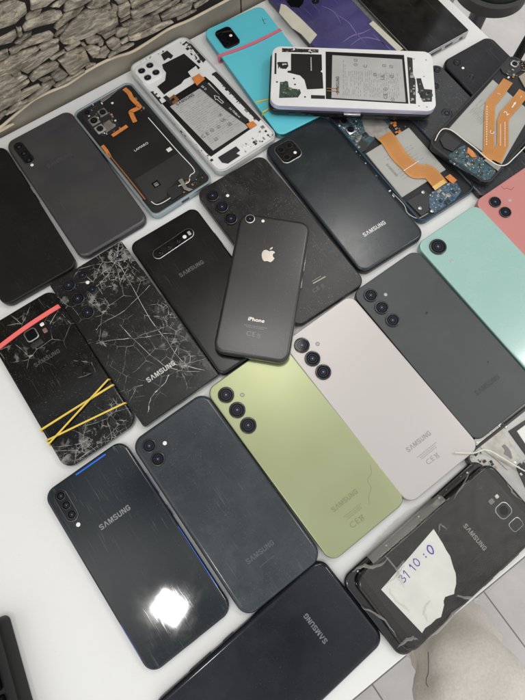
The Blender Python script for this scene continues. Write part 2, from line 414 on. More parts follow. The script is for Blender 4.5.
L(rp.outputs[0], mx.inputs[6]); L(tint.outputs[0], mx.inputs[7]); L(mx.outputs[2], b.inputs['Base Color']); b.inputs['Roughness'].default_value = .75
bp = N.nodes.new('ShaderNodeBump'); bp.inputs['Strength'].default_value = .9; bp.inputs['Distance'].default_value = .0025
L(n.outputs['Fac'], bp.inputs['Height']); L(bp.outputs[0], b.inputs['Normal'])

A5 = [[(0,25),(75,8),(130,30),(140,70),(80,125),(0,155)],[(0,0),(70,0),(40,8),(0,16)],[(160,15),(200,0),(285,0),(235,40),(165,60)],
[(140,90),(175,65),(215,55),(205,85),(140,108)],[(262,45),(330,0),(342,5),(300,45)],[(335,20),(350,0),(470,0),(400,45),(330,65)],
[(120,150),(150,110),(270,60),(310,65),(320,80),(270,120),(180,145),(125,165)],[(280,150),(300,110),(340,75),(425,40),(400,75),(340,115),(290,160)],
[(280,190),(300,165),(345,130),(330,160),(285,195)],[(305,210),(330,160),(400,90),(440,60),(500,48),(545,55),(560,105),(470,180),(350,225),(320,225)],
[(0,205),(85,160),(92,185),(60,218),(0,235)],[(93,150),(110,150),(120,180),(100,190)],[(85,225),(130,182),(165,165),(160,183),(100,225)],
[(110,235),(180,190),(255,165),(275,180),(265,205),(190,225),(120,250)],[(0,275),(45,258),(50,285),(0,320)],[(52,262),(108,232),(118,250),(60,285)],
[(0,330),(60,290),(190,245),(198,250),(170,290),(90,370),(0,385)],[(200,245),(250,215),(300,200),(295,220),(215,265)],
[(110,360),(150,310),(210,268),(300,235),(300,255),(240,300),(140,375)],[(255,300),(330,260),(335,270),(270,315)],[(335,250),(400,210),(410,225),(345,265)],
[(300,310),(350,265),(425,245),(455,310),(370,380),(350,378)],[(415,225),(435,230),(450,265),(440,262)],[(435,345),(455,325),(485,325),(470,345),(440,355)],
[(155,400),(190,350),(270,315),(300,325),(290,345),(210,390),(165,415)],[(265,380),(300,345),(345,378),(320,405),(280,415)],[(370,385),(430,355),(430,368),(290,440),(275,440)],
[(0,435),(120,385),(140,390),(130,405),(0,480)],[(65,380),(105,365),(110,378),(75,390)],[(0,400),(25,398),(15,415),(0,420)],[(15,495),(60,450),(150,412),(138,430),(60,480)],
[(205,410),(260,390),(270,395),(220,418)],[(90,490),(130,460),(200,430),(212,443),(120,500)],[(150,500),(218,452),(218,432),(270,405),(278,420),(250,450),(160,510)],
[(0,512),(80,487),(88,500),(60,528),(0,565)],[(100,515),(140,512),(190,480),(150,520),(60,570),(30,580),(70,540)],[(0,590),(20,570),(55,562),(0,612)]]
A8 = [[(80,75),(130,10),(190,-20),(270,0),(260,25),(170,70),(100,85)],[(320,20),(350,0),(400,0),(430,10),(400,35),(345,50)],[(345,75),(430,20),(445,50),(440,130),(365,170),(348,150)],
[(215,85),(270,45),(290,90),(235,103)],[(292,50),(325,60),(338,95),(322,122),(252,117),(292,98)],[(245,132),(330,127),(332,148),(290,168),(250,170)],
[(140,290),(160,260),(250,195),(335,160),(345,215),(300,260),(180,305)],[(65,350),(75,325),(140,320),(195,340),(180,380),(130,400),(70,395)],[(205,330),(318,262),(322,300),(225,350)],
[(170,390),(200,355),(220,370),(210,410),(180,420)],[(70,430),(110,410),(180,430),(170,480),(120,515),(80,470)],[(245,390),(300,345),(350,350),(360,400),(320,450),(270,440)],
[(330,268),(440,245),(435,310),(350,345),(330,330)],[(360,195),(450,145),(455,165),(370,210)],[(380,235),(460,190),(455,215),(400,240)],[(455,70),(525,20),(525,78),(470,90)],
[(455,112),(525,88),(525,178),(480,190)],[(360,380),(425,342),(430,360),(370,400)],[(150,520),(200,440),(240,422),(272,460),(230,520)],[(262,510),(290,475),(360,428),(480,392),(470,410),(340,470)],[(25,400),(50,390),(65,425),(70,440),(40,425)],[(440,0),(500,0),(460,40)]]
A8b = [[(20,60),(45,15),(120,-20),(190,0),(110,50),(30,85)],[(30,110),(130,60),(240,20),(330,0),(370,15),(230,90),(130,140),(70,190),(30,170)],[(190,150),(250,95),(400,25),(430,0),(440,15),(330,90),(210,145)],
[(285,150),(400,75),(525,20),(560,30),(540,95),(440,150),(300,195)],[(0,210),(150,165),(260,145),(280,200),(150,260),(0,315)],[(0,332),(220,240),(370,190),(390,205),(190,310),(70,360),(0,365)],
[(430,172),(540,115),(590,100),(530,142),(430,190)],[(470,30),(500,0),(600,-10),(640,-20),(575,20),(480,42)],[(570,60),(650,10),(720,-20),(690,20),(580,85)]]
polys = [[(x/5, y/5) for x, y in p] for p in A5] + [[(80+x/8.75, y/8.75) for x, y in p] for p in A8] + [[(130+x/8.75, y/8.75) for x, y in p] for p in A8b]
def trim_h(s_):
    for (a, ha), (c, hc) in zip(ext[:-1], ext[1:]):
        if a <= s_ <= c: return ha + (hc-ha)*(s_-a)/(c-a)
    return hmean
rs = random.Random(3)
mb = MB()
def stone(p2, dep=3.2, grow=.3):
    if area2(p2) < 0: p2 = p2[::-1]
    p2 = inset(p2, -grow)
    # subdivide + jitter the outline
    q = []
    for i in range(len(p2)):
        a = Vector(p2[i]); c = Vector(p2[(i+1) % len(p2)]); L_ = (c-a).length; k = max(2, int(L_/9))
        for j in range(k): w_ = a.lerp(c, j/k); q.append((w_.x + rs.uniform(-.45, .45), w_.y + rs.uniform(-.45, .45)))
    hgt = dep * rs.uniform(.7, 1.2)
    rings = [(q, 0), (q, hgt*.45), (inset(q, .35), hgt*.8), (inset(q, .9), hgt)]
    n = len(q); v = []; f = []
    cx = sum(a for a, _ in q)/n; cy = sum(c for _, c in q)/n
    for r_, d_ in rings: v += [(a, -8-d_ - (rs.uniform(-.4, .4) if d_ > 2 else 0), c) for a, c in r_]
    for j in range(3):
        for i in range(n): a = j*n+i; c = j*n+(i+1) % n; f.append([a, c, c+n, a+n])
    # inner ring pulled to the centre for an uneven face
    v += [(cx+(a-cx)*.5, -8-hgt-rs.uniform(-.4, .6), cy+(c-cy)*.5) for a, c in rings[3][0]]
    for i in range(n): a = 3*n+i; c = 3*n+(i+1) % n; f.append([a, c, c+n, a+n])
    f.append([4*n+i for i in range(n)])
    mb.add(v, f)
for p in polys: stone([WL(x, y, 12) for x, y in p])
# the same facing goes on outside the frame
h0 = 700
while h0 < 1420:
    rh = min(rs.uniform(22, 48), 1422-h0)
    if rh < 8: break
    s0 = -1100 + rs.uniform(0, 60)
    while s0 < 660:
        ln = min(rs.uniform(50, 130), 692-s0); c = (s0+ln/2, h0+rh/2)
        q3 = wo_ + ed*c[0] - en*8
        u, v_ = P(q3.x, q3.y, c[1]-750)
        if c[1]-rh/2 > trim_h(c[0])+3 and not (-14 < u < 262 and -14 < v_ < 150):
            g_ = 2.5; sl = rs.uniform(-6, 6)
            stone([(s0+g_+rs.uniform(0, 8), h0+g_), (s0+ln*.5, h0+g_-1+rs.uniform(0, 3)), (s0+ln-g_-rs.uniform(0, 8), h0+g_+rs.uniform(0, 5)), (s0+ln-g_, h0+rh*.6),
                   (s0+ln-g_-rs.uniform(0, 15), h0+rh-g_), (s0+ln*.4, h0+rh-g_+1), (s0+g_+rs.uniform(0, 15), h0+rh-g_-rs.uniform(0, 5)), (s0+g_, h0+rh*.4)])
        s0 += ln
    h0 += rh
mb.build('stone_facing', stone_m, wallroot, 50)
tag(wallroot, 'rubble stone wall with wavy cream edge strip and grey tile skirting behind the table', 'wall')

# ------------------------------------------------------------------ phones
class Phone:
    def __init__(s, label, pts, w, h, t=8.4, z0=0, cat='phone', ang=None, name='smartphone', group='phones spread over the table', rx=0, ry=0):
        """pts: dict corner name -> pixel, outline seen at the back's height"""
        loc = {'TL': (-w/2, h/2), 'TR': (w/2, h/2), 'BR': (w/2, -h/2), 'BL': (-w/2, -h/2)}
        A = [Vector(loc[k]) for k in pts]; B = [W(*pts[k], z0+t) for k in pts]
        ca = sum(A, Vector((0, 0)))/len(A); cb = sum(B, Vector((0, 0)))/len(B)
        if ang is None:
            sx = sum((a-ca).dot(b-cb) for a, b in zip(A, B)); sy = sum((a-ca).x*(b-cb).y-(a-ca).y*(b-cb).x for a, b in zip(A, B))
            s.a = atan2(sy, sx)
        else: s.a = radians(ang)
        c, n = cos(s.a), sin(s.a)
        s.c = cb - Vector((ca.x*c-ca.y*n, ca.x*n+ca.y*c))
        s.w, s.h, s.t, s.z0 = w, h, t, z0
        s.root = empty(name, s.c.x, s.c.y, z0, s.a, rx, ry)
        tag(s.root, label, cat, group)
    def loc(s, px, py, dz=0):
        q = W(px, py, s.z0+s.t+dz) - s.c; c, n = cos(-s.a), sin(-s.a)
        return (q.x*c-q.y*n, q.x*n+q.y*c)
    def L(s, pts, dz=0): return [s.loc(*p, dz) for p in pts]
    def body(s, r, back, frame, be=1.2, split=1.2, ins=.15, n=10, buttons='R', screen=True, backname='back_panel'):
        w, h, t = s.w, s.h, s.t
        if screen: mk('screen', *g_rings(w-1.4, h-1.4, r-.7, [(.6, 0), (.1, .35), (0, .9)], n), M['screen'], s.root)
        z = t-split
        prof = [(1.0, .5), (.45, .9), (.1, 1.6), (0, 2.4), (0, z-.5), (.12, z)]
        mk('frame', *g_rings(w, h, r, prof, n), frame, s.root)
        prof = [(ins, z-.3)] + [(ins + be*(1-cos(pi/2*i/5)), z + (t-z)*sin(pi/2*i/5)) for i in range(6)] + [(ins+be+.5, t+.004), (ins+be+1.6, t+.006)]
        s.back = mk(backname, *g_rings(w, h, r, prof, n), back, s.root)
        if buttons:
            sx = 1 if 'R' in buttons else -1
            for y0, l in ((h*.22, 20), (h*.06, 10)):
                mk('button', *g_rings(1.2, l, .5, bev(t*.3, t*.62, .3, 2, True), 3, sx*(w/2), y0), frame, s.root)
        mk('charging_port', *g_rings(9, 1.0, .45, [(0, t*.3), (0, t*.62)], 3, 0, -h/2+.38), M['gloss'], s.root)
        for k in range(5): pass
        return s
    def lens(s, px, py, r, hgt=1.3, ring=None, parent=None, core=.30, flat=False, base=0):
        x, y = s.loc(px, py, hgt+base); z = s.t+base
        mb = MB()
        mb.add(*g_lathe([(r, z-.4), (r, z+hgt-.35), (r-.12, z+hgt-.1), (r-.4, z+hgt), (r*.82, z+hgt), (r*.79, z+hgt-.25)], x, y), 0)
        o = mb.build('camera_lens', [ring or M['lensring']], parent or s.root, 20)
        g = MB(); zz = z+hgt-.22
        g.add(*g_lathe([(r*.80, zz-.3), (r*.80, zz)], x, y), 0)
        g.add(*g_lathe([(r*.60, zz), (r*.60, zz+.03)], x, y), 3)
        g.add(*g_lathe([(r*.52, zz), (r*.52, zz+.06)], x, y), 0)
        g.add(*g_lathe([(r*.34, zz), (r*.34, zz+.09)], x, y), 4)
        g.add(*g_lathe([(r*.26, zz), (r*.26, zz+.12)], x, y), 0)
        g.add(*g_lathe([(r*.13, zz), (r*.13, zz+.15)], x, y), 2)
        g.build('lens_glass', [M['lensglass'], M['lensring'], M['lenscore'], M['lensband'], M['lensiris']], o if parent is None else parent, 10)
        return o
    def dot(s, px, py, r, m, name='flash', z=.05, parent=None, hgt=.15):
        x, y = s.loc(px, py, z)
        return mk(name, *g_lathe([(r, s.t-.2+z), (r, s.t+z+hgt*.5), (r*.85, s.t+z+hgt)], x, y, 20), m, parent or s.root)
    def ringmark(s, px, py, r):
        x, y = s.loc(px, py); g = MB(); n = 20
        g.add(*g_tube([Vector((x+r*cos(2*pi*i/n), y+r*sin(2*pi*i/n), s.t)) for i in range(n)], .22, 6, True), 0)
        g.add(*g_lathe([(r*.8, s.t-.1), (r*.8, s.t+.04)], x, y, 20), 1)
        return g.build('flash', [M['darkmetal'], M['flashdim']], s.root)
    def text(s, t, px, py, h, m, sx=1.25, bold=.035, rot=0, name='wordmark', z=.03, parent=None, ex=.02, spacing=1.0):
        x, y = s.loc(px, py)
        if t == 'SAMSUNG': return wordmark(parent or s.root, name, t, x, y, s.t+z, h, m, rot)
        return text(parent or s.root, name, t, x, y, s.t+z, h, m, rot, sx, bold, ex, spacing)
    def patch(s, name, px, m, z0=0, z1=.3, b=.1, parent=None, dz=0):
        return mk(name, *g_poly(s.L(px, dz), s.t+z0, s.t+z1, b), m, parent or s.root)
    def marks(s, px, py, m, w=15, lines=2, glyphs='CE', gx=None, gy=None, gh=3.0):
        """two tiny lines of print and the conformity marks below"""
        x, y = s.loc(px, py); g = MB(); rn = random.Random(int(px*7+py))
        for k in range(lines):
            xx = x-w/2; wk = w*(1 if k == 0 else .8); xx = x-wk/2
            while xx < x+wk/2:
                l = rn.uniform(.7, 2.0); g.add([(xx, y-k*1.5-.28, s.t+.04), (xx+l, y-k*1.5-.28, s.t+.04), (xx+l, y-k*1.5+.28, s.t+.04), (xx, y-k*1.5+.28, s.t+.04)], [[0, 1, 2, 3]]); xx += l+.35
        g.build('small_print', [m], s.root)
        if gx is not None:
            x, y = s.loc(gx, gy)
            text(s.root, 'conformity_mark', glyphs, x-2.4, y, s.t+.03, gh, m, 0, 1.1, 0, .02, 1.1)
            wheelie_bin(s.root, x+4.6, y, s.t+.03, gh, m)

def seg(g, a, c, w, z):
    a = Vector(a); c = Vector(c); d = (c-a).normalized(); n = Vector((-d.y, d.x))*w/2
    g.add([(a.x-n.x, a.y-n.y, z), (c.x-n.x, c.y-n.y, z), (c.x+n.x, c.y+n.y, z), (a.x+n.x, a.y+n.y, z)], [[0, 1, 2, 3]])
def wheelie_bin(parent, x, y, z, h, m):
    g = MB(); w = .38
    for a, c in (((-1, .9), (1, .9)), ((-.8, .9), (-.5, -1)), ((.8, .9), (.5, -1)), ((-.5, -1), (.5, -1)), ((-1.1, 1.2), (1.1, -1.2)), ((1.1, 1.2), (-1.1, -1.2)), ((-.9, -1.6), (.9, -1.6))):
        seg(g, (x+a[0]*h*.4, y+a[1]*h*.36), (x+c[0]*h*.4, y+c[1]*h*.36), w*h*.2, z)
    g.build('disposal_mark', [m], parent)

def crack_mesh(ph, impacts, name='glass_cracks', seed=1, dens=1.0):
    """branching crack lines with chipped flakes around impact points (pixels)"""
    rn = random.Random(seed); g = MB(); z = ph.t+.03
    hw, hh = ph.w/2-1.2, ph.h/2-1.2
    def line(x, y, a, L_, w0, lvl, mi):
        step = 2.2; n = max(2, int(L_/step)); px_, py_ = x, y
        for i in range(n):
            a += rn.uniform(-.12, .12)
            if rn.random() < .16: a += rn.choice((-1, 1))*rn.uniform(.5, 1.2)
            nx, ny = px_+cos(a)*step, py_+sin(a)*step
            if abs(nx) > hw or abs(ny) > hh: return
            w_ = w0*(1-.75*i/n)*rn.uniform(.45, 1.45)
            dd = Vector((-sin(a), cos(a)))*w_/2; b = len(g.v)
            g.v += [(px_-dd.x, py_-dd.y, z), (nx-dd.x, ny-dd.y, z), (nx+dd.x, ny+dd.y, z), (px_+dd.x, py_+dd.y, z)]; g.f.append([b, b+1, b+2, b+3]); g.m.append(mi if rn.random() < .75 else 1-mi)
            if lvl < 2 and rn.random() < .10: line(nx, ny, a+rn.choice((-1, 1))*rn.uniform(.5, 1.3), L_*rn.uniform(.2, .45), w_*.8, lvl+1, rn.choice((0, 1, 1)))
            px_, py_ = nx, ny
    for (px, py, n, L_, w_, spread) in impacts:
        cx, cy = ph.loc(px, py)
        for k in range(int(n*dens)):
            a = rn.uniform(0, 2*pi); r = rn.random()**.6*spread
            line(cx+r*cos(a*2.3), cy+r*sin(a*2.3), a, L_*rn.uniform(.35, 1.2), w_*rn.uniform(.5, 1.3), 0, rn.choice((0, 1, 1)))
        for k in range(int(n*1.1*dens)):
            a = rn.uniform(0, 2*pi); r = rn.random()**.7*spread*1.2; x, y = cx+r*cos(a), cy+r*sin(a)
            if abs(x) > hw-2 or abs(y) > hh-2: continue
            s0 = rn.uniform(.3, 1.1); kk = rn.randint(3, 5); b = len(g.v); a0 = rn.uniform(0, 6)
            g.v += [(x+s0*rn.uniform(.4, 1)*cos(a0+2*pi*i/kk), y+s0*rn.uniform(.4, 1)*sin(a0+2*pi*i/kk), z+.02) for i in range(kk)]; g.f.append([b+i for i in range(kk)]); g.m.append(rn.choice((0, 1, 1)))
    return g
def shatter(p, impacts, m):
    """adds a web of fractures to a glass back: cell edges, dense round the impact points (px, py, radius mm, strength)"""
    N = m.node_tree; L = N.links.new; b = N.nodes['Principled BSDF']; t = N.nodes.new('ShaderNodeTexCoord')
    def mth(op, x, y, cl=False):
        q = N.nodes.new('ShaderNodeMath'); q.operation = op; q.use_clamp = cl
        for i, z in enumerate((x, y)):
            if isinstance(z, (int, float)): q.inputs[i].default_value = z
            else: L(z, q.inputs[i])
        return q.outputs[0]
    def rng(x, a, c, lo=0, hi=1):
        r = N.nodes.new('ShaderNodeMapRange'); L(x, r.inputs[0]); r.inputs[1].default_value = a; r.inputs[2].default_value = c
        r.inputs[3].default_value = lo; r.inputs[4].default_value = hi; return r.outputs[0]
    dn = N.nodes.new('ShaderNodeTexNoise'); dn.inputs['Scale'].default_value = 45; dn.inputs['Detail'].default_value = 3; L(t.outputs['Object'], dn.inputs['Vector'])
    sb = N.nodes.new('ShaderNodeVectorMath'); sb.operation = 'MULTIPLY_ADD'; sb.inputs[1].default_value = (.006, .006, 0); L(dn.outputs['Color'], sb.inputs[0]); L(t.outputs['Object'], sb.inputs[2])
    fl = N.nodes.new('ShaderNodeVectorMath'); fl.operation = 'MULTIPLY'; fl.inputs[1].default_value = (1, 1, 0); L(sb.outputs[0], fl.inputs[0])
    mask = None
    for px, py, R, st_ in impacts:
        x, y = p.loc(px, py); d = N.nodes.new('ShaderNodeVectorMath'); d.operation = 'DISTANCE'
        f2 = N.nodes.new('ShaderNodeVectorMath'); f2.operation = 'MULTIPLY'; f2.inputs[1].default_value = (1, 1, 0); L(t.outputs['Object'], f2.inputs[0]); L(f2.outputs[0], d.inputs[0])
        d.inputs[1].default_value = (x*S, y*S, 0); k = rng(d.outputs['Value'], R*S, 0, 0, st_); mask = k if mask is None else mth('MAXIMUM', mask, k)
    pn = N.nodes.new('ShaderNodeTexNoise'); pn.inputs['Scale'].default_value = 130; pn.inputs['Detail'].default_value = 3; L(t.outputs['Object'], pn.inputs['Vector'])
    pn2 = rng(pn.outputs['Fac'], .35, .62)
    tot = None
    for sc, th, am in ((50, .010, .65), (115, .019, .62), (290, .050, .65)):
        v_ = N.nodes.new('ShaderNodeTexVoronoi'); v_.feature = 'DISTANCE_TO_EDGE'; v_.inputs['Scale'].default_value = sc; L(fl.outputs[0], v_.inputs['Vector'])
        e_ = rng(v_.outputs['Distance'], th*.35, th, am, 0)
        k = mth('MULTIPLY', e_, rng(mth('MULTIPLY', mask, pn2), {50: .03, 115: .17, 290: .33}[sc], {50: .22, 115: .42, 290: .58}[sc])); tot = k if tot is None else mth('MAXIMUM', tot, k)
    cv = N.nodes.new('ShaderNodeTexVoronoi'); cv.inputs['Scale'].default_value = 170; L(fl.outputs[0], cv.inputs['Vector'])
    sp = N.nodes.new('ShaderNodeSeparateColor'); L(cv.outputs['Color'], sp.inputs[0])
    facet = mth('MULTIPLY', rng(sp.outputs[0], .72, .97, 0, .42), rng(mth('MULTIPLY', mask, pn2), .15, .5))
    tot = mth('MAXIMUM', tot, facet)
    c5 = N.nodes.new('ShaderNodeVectorMath'); c5.operation = 'SUBTRACT'; c5.inputs[1].default_value = (.5, .5, .5); L(cv.outputs['Color'], c5.inputs[0])
    c6 = N.nodes.new('ShaderNodeVectorMath'); c6.operation = 'SCALE'; L(c5.outputs[0], c6.inputs[0]); L(mth('MULTIPLY', mask, .16), c6.inputs['Scale'])
    ng = N.nodes.new('ShaderNodeNewGeometry'); c7 = N.nodes.new('ShaderNodeVectorMath'); c7.operation = 'ADD'; L(ng.outputs['Normal'], c7.inputs[0]); L(c6.outputs[0], c7.inputs[1])
    c8 = N.nodes.new('ShaderNodeVectorMath'); c8.operation = 'NORMALIZE'; L(c7.outputs[0], c8.inputs[0]); L(c8.outputs[0], b.inputs['Normal'])
    old = b.inputs['Base Color'].links[0].from_socket
    mx = N.nodes.new('ShaderNodeMix'); mx.data_type = 'RGBA'; mx.inputs[7].default_value = (.50, .49, .46, 1); L(old, mx.inputs[6]); L(mth('MULTIPLY', tot, 1.0, True), mx.inputs[0]); L(mx.outputs[2], b.inputs['Base Color'])
SAM = 'SAMSUNG'
faint = mat('faint_print', (.060, .060, .062), .4); silver = mat('silver_print', (.55, .55, .53), .35, metal=.3); dimsil = mat('dim_silver_print', (.10, .10, .10), .35, metal=.2)
greenprint = mat('olive_print', (.20, .22, .12), .4); pinkprint = mat('grey_print', (.30, .27, .27), .45)

# --- plain black phone cut by the left edge
p = Phone('plain matt black phone lying at the far left edge of the photo', {'TR': (3, 144), 'BR': (78.5, 265)}, 75, 158, 8.2)
p.body(9, worn('black_back_matt', (.007, .007, .007), .36, dust=.15, smudge=.1, scratch=.1, seed=1, spec=.3), M['black'], 1.2)
p.dot(-30, 170, 3, M['lensring'], 'camera_lens'); p.dot(-22, 182, 3, M['lensring'], 'camera_lens')

# --- dark grey three-camera phone
def pill(p, a, c, hw, m, rim, hgt=1.0, lenses=(), lr=3.4):
    a = Vector(p.loc(*a)); c = Vector(p.loc(*c)); L_ = (c-a).length; mid = (a+c)/2; r_ = atan2((c-a).y, (c-a).x)
    o = mk('camera_island', *g_rings(L_+2*hw, 2*hw, hw, bev(p.t-.3, p.t+hgt, .4, 3), 10, mid.x, mid.y, r_), rim, p.root)
    mk('island_glass', *g_rings(L_+2*hw-1.2, 2*hw-1.2, hw-.6, [(0, p.t+hgt-.2), (0, p.t+hgt+.03)], 10, mid.x, mid.y, r_), m, o)
    for l in lenses: p.lens(l[0], l[1], lr, .25, parent=o, base=hgt)
    return o
p = Phone('dark grey phone with faint purple sheen and three cameras in a pill, near the skirting', {'TL': (6, 143), 'TR': (68, 108), 'BR': (147, 219), 'BL': (82, 260)}, 73.5, 156, 8)
p.body(9.5, worn('dark_grey_back', (.050, .050, .048), .25, coat=.3, dust=.15, smudge=.15, scratch=.1, seed=2, flake=(.046, .043, .054)), mat('dark_edge', (.05, .05, .055), .2, metal=.8), 2.6, 2.4)
pill(p, (19, 147), (29, 160), 5.2, M['gloss'], M['darkmetal'], .8, ((19, 147), (24, 153.5), (29, 160)), 3.6)
p.dot(32, 165, 1.6, M['flash']); p.text(SAM, 59.5, 160, 4.2, faint, 1.2)

def g_lines(pts, w, n, z, lw=.28):
    g = MB()
    for k in range(n):
        o_ = (-.5+(k+.7)/(n+.4))*w*.86; q = []
        for i in range(len(pts)):
            d = pts[min(len(pts)-1, i+1)]-pts[max(0, i-1)]; sd = Vector((-d.y, d.x, 0)).normalized(); q.append(pts[i]+sd*o_+Vector((0, 0, z)))
        g.add(*g_strip(q, lw, .03))
    return g
# --- opened phone, black sheet, orange flex
p = Phone('opened phone with black graphite sheet, orange flex cables and exposed camera modules', {'TL': (71.5, 114), 'TR': (130.5, 80.5), 'BR': (214, 177), 'BL': (152, 219)}, 70, 150, 8.5)
def open_shell(p, r, frame, rimw=2.2, floor=None, depth=2.2, n=8):
    t = p.t
    mk('screen', *g_rings(p.w-1.4, p.h-1.4, r-.7, [(.6, 0), (.1, .35), (0, .9)], n), M['screen'], p.root)
    mk('frame', *g_rings(p.w, p.h, r, [(.6, .6), (0, 1.6), (0, t-.5), (.4, t), (rimw-.3, t), (rimw, t-.3), (rimw, t-depth)], n), [frame], p.root)
    mk('mid_plate', *g_rings(p.w-2*rimw+.2, p.h-2*rimw+.2, r-rimw, [(0, t-depth-.1), (0, t-depth+.12)], n), floor or M['matte'], p.root)
def clutter(p, px, n, mats, smin=.6, smax=2.6, z=-1.6, zt=.6, name='components', seed=0, parent=None):
    """small soldered parts scattered inside a polygon given in pixels"""
    q = p.L(px); rn = random.Random(seed); g = MB(); x0 = min(a for a, _ in q); x1 = max(a for a, _ in q); y0 = min(c for _, c in q); y1 = max(c for _, c in q)
    def inside(x, y):
        c = False
        for i in range(len(q)):
            (xa, ya), (xb, yb) = q[i-1], q[i]
            if (ya > y) != (yb > y) and x < (xb-xa)*(y-ya)/(yb-ya)+xa: c = not c
        return c
    k = 0; tries = 0
    while k < n and tries < n*30:
        tries += 1; x, y = rn.uniform(x0, x1), rn.uniform(y0, y1)
        if not inside(x, y): continue
        s1 = rn.uniform(smin*1.3, smax*1.6)*rn.uniform(.6, 1); s2 = s1*rn.uniform(.35, 1)
        if rn.random() < .5: s1, s2 = s2, s1
        g.add(*g_box(x, y, s1, s2, p.t+z-.2, p.t+z+rn.uniform(.2, zt), .15, .06), rn.randrange(len(mats))); k += 1
    return g.build(name, mats, parent or p.root)
open_shell(p, 8, mat('pale_blue_frame', (.38, .46, .50), .28, metal=.6), 2.0, M['matte'], 2.0)
p.patch('graphite_sheet', [(79, 124), (97, 108), (122, 90), (131, 92), (203, 174), (180, 181), (158, 200), (148, 204), (140, 196), (86, 128)], M['sheet'], -2, -1.2)
p.patch('graphite_patch', [(134, 179), (180, 151), (199, 171), (194, 181), (178, 178), (168, 189), (166, 197), (152, 205)], M['sheet2'], -1.3, -1.0)
cb = p.patch('camera_bracket', [(84, 111), (99, 101), (118, 122), (118, 128), (104, 136), (97, 134), (82, 118)], M['chip'], -1.6, -.7)
for x, y, r, m_ in ((87.5, 112.5, 3.4, M['chip']), (94, 120.7, 4.6, M['tin']), (102.7, 112.3, 4.0, M['tin']), (100, 128.8, 4.4, M['greyplate'])):
    a, c = p.loc(x, y); o = mk('camera_module', *g_box(a, c, r*2.1, r*2.1, p.t-1.2, p.t+.2, .6, .3), m_, p.root)
    mk('lens_glass', *g_lathe([(r*.78, p.t), (r*.78, p.t+.5), (r*.6, p.t+.55)], a, c, 24), M['lensglass'] if m_ != M['greyplate'] else M['sheet'], o)
    mk('lens_ring', *g_lathe([(r*.45, p.t+.3), (r*.45, p.t+.62), (r*.38, p.t+.6)], a, c, 20), M['lensring'], o)
p.patch('shield_tin', [(103, 123.5), (109.3, 119.5), (115.3, 126), (106, 132.5)], M['tin'], -1, -.1)
p.patch('earpiece_mesh', [(99, 99), (105, 94.5), (116, 88.5), (117, 90), (109, 97), (102, 102)], M['tin'], -1.2, -.3)
p.dot(112.3, 103, 1.3, M['whitebits'], 'screw', -1.0)
clutter(p, [(84, 107), (99, 100), (124, 124), (118, 130), (98, 137)], 46, [M['tin'], M['whitebits'], M['chip'], M['copper']], .6, 2.2, -.9, .8, seed=3)
clutter(p, [(136, 96), (144, 107), (141, 112), (132, 98)], 12, [M['tin'], M['chip']], .8, 2.4, -1.2, .6, seed=4, name='side_components')
def flex(p, pts, w, m, z=-.9, th=.2, name='flex_cable', zs=None, parent=None):
    q = [Vector((*p.loc(*a), p.t + (zs[i] if zs else z))) for i, a in enumerate(pts)]
    return mk(name, *g_strip(smooth_path(q, 5), w, th), m, parent or p.root)
flex(p, [(124, 88), (129, 92.5), (132, 98), (139, 105.5), (137, 108), (131, 111), (131.5, 114), (135, 121.5)], 4.6, M['orange'])
flex(p, [(112, 135.5), (119, 131), (127, 125.5)], 3.8, M['orange'], -.6)
flex(p, [(102, 145), (106, 150), (110, 157)], 3.6, M['orange'], -.9)
flex(p, [(108, 153), (130, 180), (145, 199)], 1.3, M['copper'], -.8); flex(p, [(106, 154), (128, 181), (142, 199)], .8, M['tin'], -.8)
flex(p, [(148, 117), (177, 150), (194, 169), (190, 175), (189, 181), (184, 184), (178, 186), (172, 196), (158, 204), (151, 201)], .8, M['whitebits'], -.9, name='antenna_wire')
p.patch('contact_bracket', [(178, 180), (182, 178), (187, 187), (193, 189), (189, 191), (184, 189), (181, 184)], M['tin'], -1, -.3)
p.patch('speaker_module', [(166, 190), (177, 184), (183, 192), (172, 200)], M['chip'], -1.3, -.5)
clutter(p, [(166, 190), (200, 172), (206, 178), (168, 204)], 22, [M['tin'], M['chip'], M['chip'], M['copper']], .6, 2.0, -1.2, .6, seed=5, name='lower_components')
p.text('LAMARO', 141, 146, 2.6, M['printwhite'], 1.1, .02, z=-1.18)
x, y = p.loc(169, 148.8); mk('white_sticker', *g_box(x, y, 5, 4.2, p.t-1.3, p.t-1.05, .2, .05), M['printwhite'], p.root)
x, y = p.loc(156, 183.6); mk('coil_contact', *g_box(x, y, 7.2, 7.2, p.t-1.3, p.t-.95, .2, .05), M['gloss'], p.root)
mk('contact_pad', *g_box(x, y, 4.0, 4.0, p.t-1.2, p.t-.85, .2, .05), M['tin'], p.root)
mk('port_slot', *g_rings(9, 1.0, .45, [(0, p.t*.35), (0, p.t*.7)], 3, 1, -p.h/2+.38), M['gloss'], p.root)

